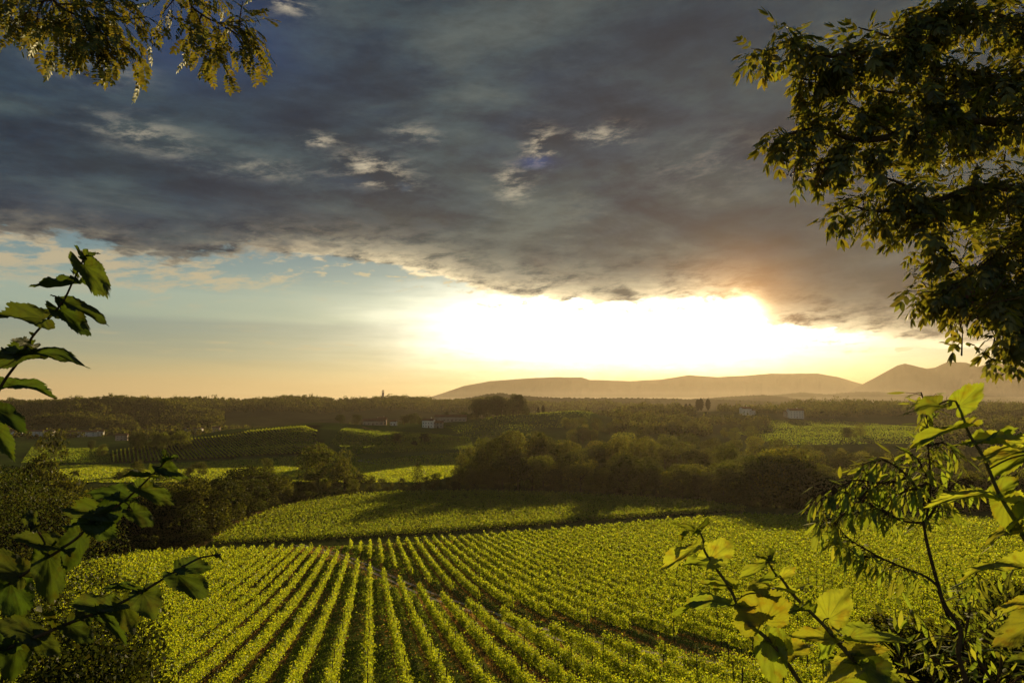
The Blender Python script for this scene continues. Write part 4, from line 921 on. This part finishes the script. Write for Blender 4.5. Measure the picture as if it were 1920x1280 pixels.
leafy('peach_sapling', [[(1850, 1400), (1813, 1280), (1797, 1225), (1801, 1180), (1772, 1135), (1760, 1099), (1740, 1026), (1733, 981), (1740, 955), (1745, 904), (1740, 836), (1736, 768), (1727, 735)],
      [(1797, 1225), (1813, 1176), (1828, 1085), (1834, 1060)], [(1760, 1099), (1735, 1080), (1690, 1062), (1650, 1044), (1590, 1008), (1558, 972), (1532, 985)], [(1733, 981), (1681, 972), (1613, 935), (1560, 917), (1527, 938)], [(1740, 955), (1704, 895), (1658, 863), (1618, 870)], [(1681, 972), (1640, 950), (1590, 960), (1560, 980)], [(1704, 895), (1660, 905), (1600, 900), (1570, 920)], [(1745, 904), (1720, 860), (1700, 850)], [(1740, 836), (1770, 830), (1790, 850)], [(1613, 935), (1640, 900), (1620, 885)], [(1650, 1044), (1610, 1040), (1570, 1010)],
      [(1733, 981), (1770, 930), (1800, 900), (1830, 905)], [(1745, 904), (1700, 920), (1670, 930)]],
      2.9, T_pea, 230, (.045, .08), 'peach', 'young peach sapling with drooping narrow leaves between the tall shoots and the vines', 'tree', .011, 33, .8, spray=.07, start=.12)

# large tree leaning in from the right
def big_tree():
    r = np.random.default_rng(77); Yt = 6.5; tx = (2380 - 960) / F * Yt; o = np.array([tx, Yt, float(ground(tx, Yt))]); root = empty('elder_tree', o)
    tag(root, 'large dark leafy tree leaning in over the right side of the sky', 'tree'); tm, lm = MB(), MB()
    trunk = np.array([(tx, Yt, o[2] - .3), (tx - .1, Yt, -1.0), (tx - .35, Yt - .1, .4), (tx - .6, Yt - .2, 1.8), (tx - .8, Yt - .3, 3.4), (tx - .9, Yt - .4, 5.5)])
    tm.tube(smooth_path(trunk, 5) - o, np.linspace(.24, .07, 26), 9)
    limbs = [[(2280, 480, 1.6), (2100, 260, 1.0), (1900, 160, .5), (1750, 130, .2), (1640, 100, 0), (1560, 105, -.1), (1500, 86, -.2), (1435, 96, -.2)], [(2280, 480, 1.6), (2100, 300, .8), (1900, 235, .4), (1780, 230, .2), (1680, 255, 0), (1600, 262, 0), (1550, 240, 0), (1500, 246, 0), (1450, 262, 0)],
             [(1600, 262, 0), (1575, 292, 0), (1540, 305, 0), (1500, 318, 0)], [(2280, 480, 1.6), (2000, 380, .8), (1850, 350, .4), (1740, 382, .2), (1650, 396, 0), (1590, 384, 0)], [(2000, 380, .8), (1900, 450, .3), (1820, 515, .1), (1775, 540, 0), (1735, 548, 0)],
             [(1950, 470, .5), (1900, 550, .2), (1850, 590, 0), (1800, 592, 0)], [(2150, 480, .8), (1980, 560, .4), (1930, 612, .1), (1890, 650, 0)], [(2250, 300, 1.4), (2050, 120, .8), (1900, 40, .4), (1780, 20, .2), (1700, 30, .1)], [(1640, 100, 0), (1560, 130, 0), (1520, 150, 0), (1480, 140, 0)],
             [(1680, 255, 0), (1600, 200, 0), (1540, 180, 0), (1500, 185, 0)], [(1740, 382, .2), (1680, 340, 0), (1610, 330, 0)], [(1820, 515, .1), (1740, 440, 0), (1700, 420, 0)], [(1780, 20, .2), (1700, 70, 0), (1640, 60, 0), (1610, 52, 0)], [(1900, 160, .5), (1760, 180, .2), (1640, 170, 0), (1560, 170, 0)]]
    for k, lb in enumerate(limbs):
        P = smooth_path(np.array([W(a, b_, 4.6 + c_) for a, b_, c_ in lb]), 6) - o; thick = .045 if lb[0][2] > 1 else .014; tm.tube(P, np.linspace(thick, .004, len(P)), 6)
        L = np.linalg.norm(np.diff(P, axis=0), axis=1).sum()
        n_ = int(L * 36)
        for j in range(n_):
            s_ = (.25 if lb[0][2] > .5 else .05) + .75 * (j + r.random()) / n_
            p, d = along(P, min(s_, 1)); dd = unit(d * .8 + r.normal(size=3) * .6 + (0, 0, -.15)); q = p + dd * r.uniform(.03, .18)
            tm.tube(np.array([p, (p + q) / 2 + (0, 0, .008), q]), [.003, .0025, .002], 4)
            for z_ in range(3): place(lm, T_eld[int(r.integers(8))], q, unit(dd * .6 + r.normal(size=3) * .6 + (0, 0, -.55)), r.uniform(.10, .155), r)
    poly = np.array([(1705, -60), (1690, 40), (1640, 110), (1590, 170), (1570, 230), (1590, 290), (1640, 330), (1650, 395), (1730, 410), (1770, 455), (1800, 530), (1860, 580), (1900, 640), (2000, 690), (2350, 660), (2450, 300), (2400, -260), (2000, -420), (1760, -300)], float)
    q2 = scatter(poly, 720, r)
    p2 = np.array([(1722, 545), (1790, 500), (1860, 560), (1900, 640), (1840, 640), (1790, 610)], float); q2 = np.concatenate([q2, scatter(p2, 34, r)])
    for px, py in q2:
        inside = inpoly(np.array([px - 60]), np.array([py]), poly)[0] or inpoly(np.array([px]), np.array([py]), p2)[0]
        if not inside and r.random() < .6: continue
        if _noise2(px * 2.2, py * 2.2, 9) < -.7: continue
        Yd = 4.6 + r.uniform(-.2, 1.8) * (1 if inside else .4); p = W(px, py, Yd) - o; dd = unit(np.array([-.6, -.1, .1]) + r.normal(size=3) * .6)
        tm.tube(np.array([p - dd * .3 + (0, 0, .05), p - dd * .12 + (0, 0, .02), p]), [.006, .004, .002], 4)
        for z_ in range(4): place(lm, T_eld[int(r.integers(8))], p - dd * r.uniform(0, .22), unit(dd * .5 + r.normal(size=3) * .7 + (0, 0, -.5)), r.uniform(.10, .16), r)
    link('trunk', tm.mesh('trunk', M['twig'], True), root); link('crown', lm.mesh('crown', M['elder']), root)
    for px, py in ((1492, 322), (1512, 305), (1545, 336), (1795, 555), (1810, 570), (1800, 600)):
        bm_ = MB(); c = W(px, py, 4.6) - o
        for k in range(26):
            p = c + r.normal(size=3) * (.04, .03, .028); f_ = .0065; th = np.arange(6) * math.pi / 3; pr = np.array([(0, -1)] + [(.85, -.45), (.85, .45)] + [(0, 1)])
            V = [p + (0, 0, -f_)] + [p + f_ * np.array([.87 * math.cos(t_), .87 * math.sin(t_), z_]) for z_ in (-.5, .5) for t_ in th] + [p + (0, 0, f_)]
            Fc = [(0, 1 + (i + 1) % 6, 1 + i, 1 + i) for i in range(6)] + [(1 + i, 1 + (i + 1) % 6, 7 + (i + 1) % 6, 7 + i) for i in range(6)] + [(7 + i, 7 + (i + 1) % 6, 13, 13) for i in range(6)]
            bm_.add(np.array(V), [(a, b_, c_, d_) for a, b_, c_, d_ in Fc]); tm2 = c + (0, 0, .07); bm_.tube(np.array([tm2, (tm2 + p) / 2, p]), .0012, 3)
        link('berry_cluster', bm_.mesh('berry_cluster', M['berry'], True), root)
big_tree()
# shrubs on the slope just below the viewpoint
def shrub(px, ty, y, wide, n, leaf, m_, label, seed, kind='bush'):
    r = np.random.default_rng(seed); x = (px - 960) / F * y; z = float(ground(x, y)); h = W(px, ty, y)[2] - z; root = empty('bush', (x, y, z)); tag(root, label, 'bush')
    C = crown_pts(n, r, kind) * np.array([h * wide, h * wide, h]); V, Fc = kites(C, leaf * r.uniform(.6, 1.4, n), r, fold=.2, aspect=.6, axis=(0, 0, -.3)); link('foliage', mesh_np('foliage', V, Fc, M[m_]), root)
    mb = MB()
    for k in range(16):
        th = r.uniform(0, 6.28); l = h * wide * r.uniform(.2, .42); top_ = h * r.uniform(.6, .97)
        mb.tube(smooth_path(np.array([(0, 0, -.1), (l * .3 * math.cos(th), l * .3 * math.sin(th), top_ * .4), (l * .8 * math.cos(th), l * .8 * math.sin(th), top_ * .8), (l * math.cos(th), l * math.sin(th), top_)]), 4), np.linspace(.03, .006, 13), 5)
    link('stem', mb.mesh('stem', M['bark'], True), root); return root
leafy('bush', [[(1900, 1420), (1870, 1300), (1830, 1230), (1800, 1200), (1760, 1190)], [(1870, 1300), (1880, 1220), (1900, 1150), (1890, 1110)], [(1830, 1230), (1850, 1180), (1840, 1130)], [(1900, 1420), (1760, 1320), (1700, 1260), (1690, 1200), (1660, 1170)], [(1760, 1320), (1750, 1270), (1760, 1230)], [(1870, 1300), (1930, 1250), (1950, 1180)],
      [(1700, 1260), (1650, 1250), (1620, 1215)], [(1830, 1230), (1780, 1250), (1740, 1225), (1710, 1150)], [(1880, 1220), (1840, 1190), (1870, 1150)], [(1800, 1200), (1790, 1150), (1800, 1120)]], 3.4, T_pea, 80, (.06, .10), 'peach', 'tangled leafy bush low in the bottom right corner, under the tall shoot', 'bush', .010, 61, .2, spray=.12)
shrub(60, 1150, 9, 1.0, 16000, .07, 'tree_dark', 'dark leafy bush filling the bottom left corner', 51)
shrub(215, 1195, 11, .8, 12000, .07, 'tree_dark', 'dark bush at the bottom edge, right of the corner bush', 52)
shrub(1700, 1175, 10, .8, 9000, .08, 'tree_yellow', 'sunlit bush at the bottom edge behind the glowing hazel leaves', 53)
shrub(1870, 1090, 9, .9, 12000, .08, 'tree', 'leafy bush in the bottom right corner behind the sapling', 54)
shrub(20, 880, 60, .9, 14000, .22, 'tree_dark', 'dark bushy thicket at the left edge above the long hazel shoot', 55)

# ------------------------------------------------------------------ haze
def air(name, lo, hi, dens, c, g):
    mb = MB(); lo, hi = np.array(lo, float), np.array(hi, float); mb.box((lo + hi) / 2, (hi - lo) / 2)
    m_, t_, o_ = mat(name); v_ = t_.node('ShaderNodeVolumePrincipled'); v_.inputs['Color'].default_value = (*c, 1); v_.inputs['Density'].default_value = dens; v_.inputs['Anisotropy'].default_value = g
    t_.l.new(v_.outputs[0], o_.inputs['Volume']); return tag(link(name, mb.mesh(name, m_)), kind='stuff')
air('haze', (-8300, -420, -62), (8300, 7600, 300), .000034, (1.0, .83, .60), .5)
for top_, de_ in ((15, .00006), (50, .00003), (90, .000015), (130, .00001)): air('mist', (-8000 - top_, 2650 + top_, -58 + top_ * .01), (8000 + top_, 4640 + top_ * .4, top_), de_, (1.0, .88, .72), .35)
print('TREES', len(TREES))
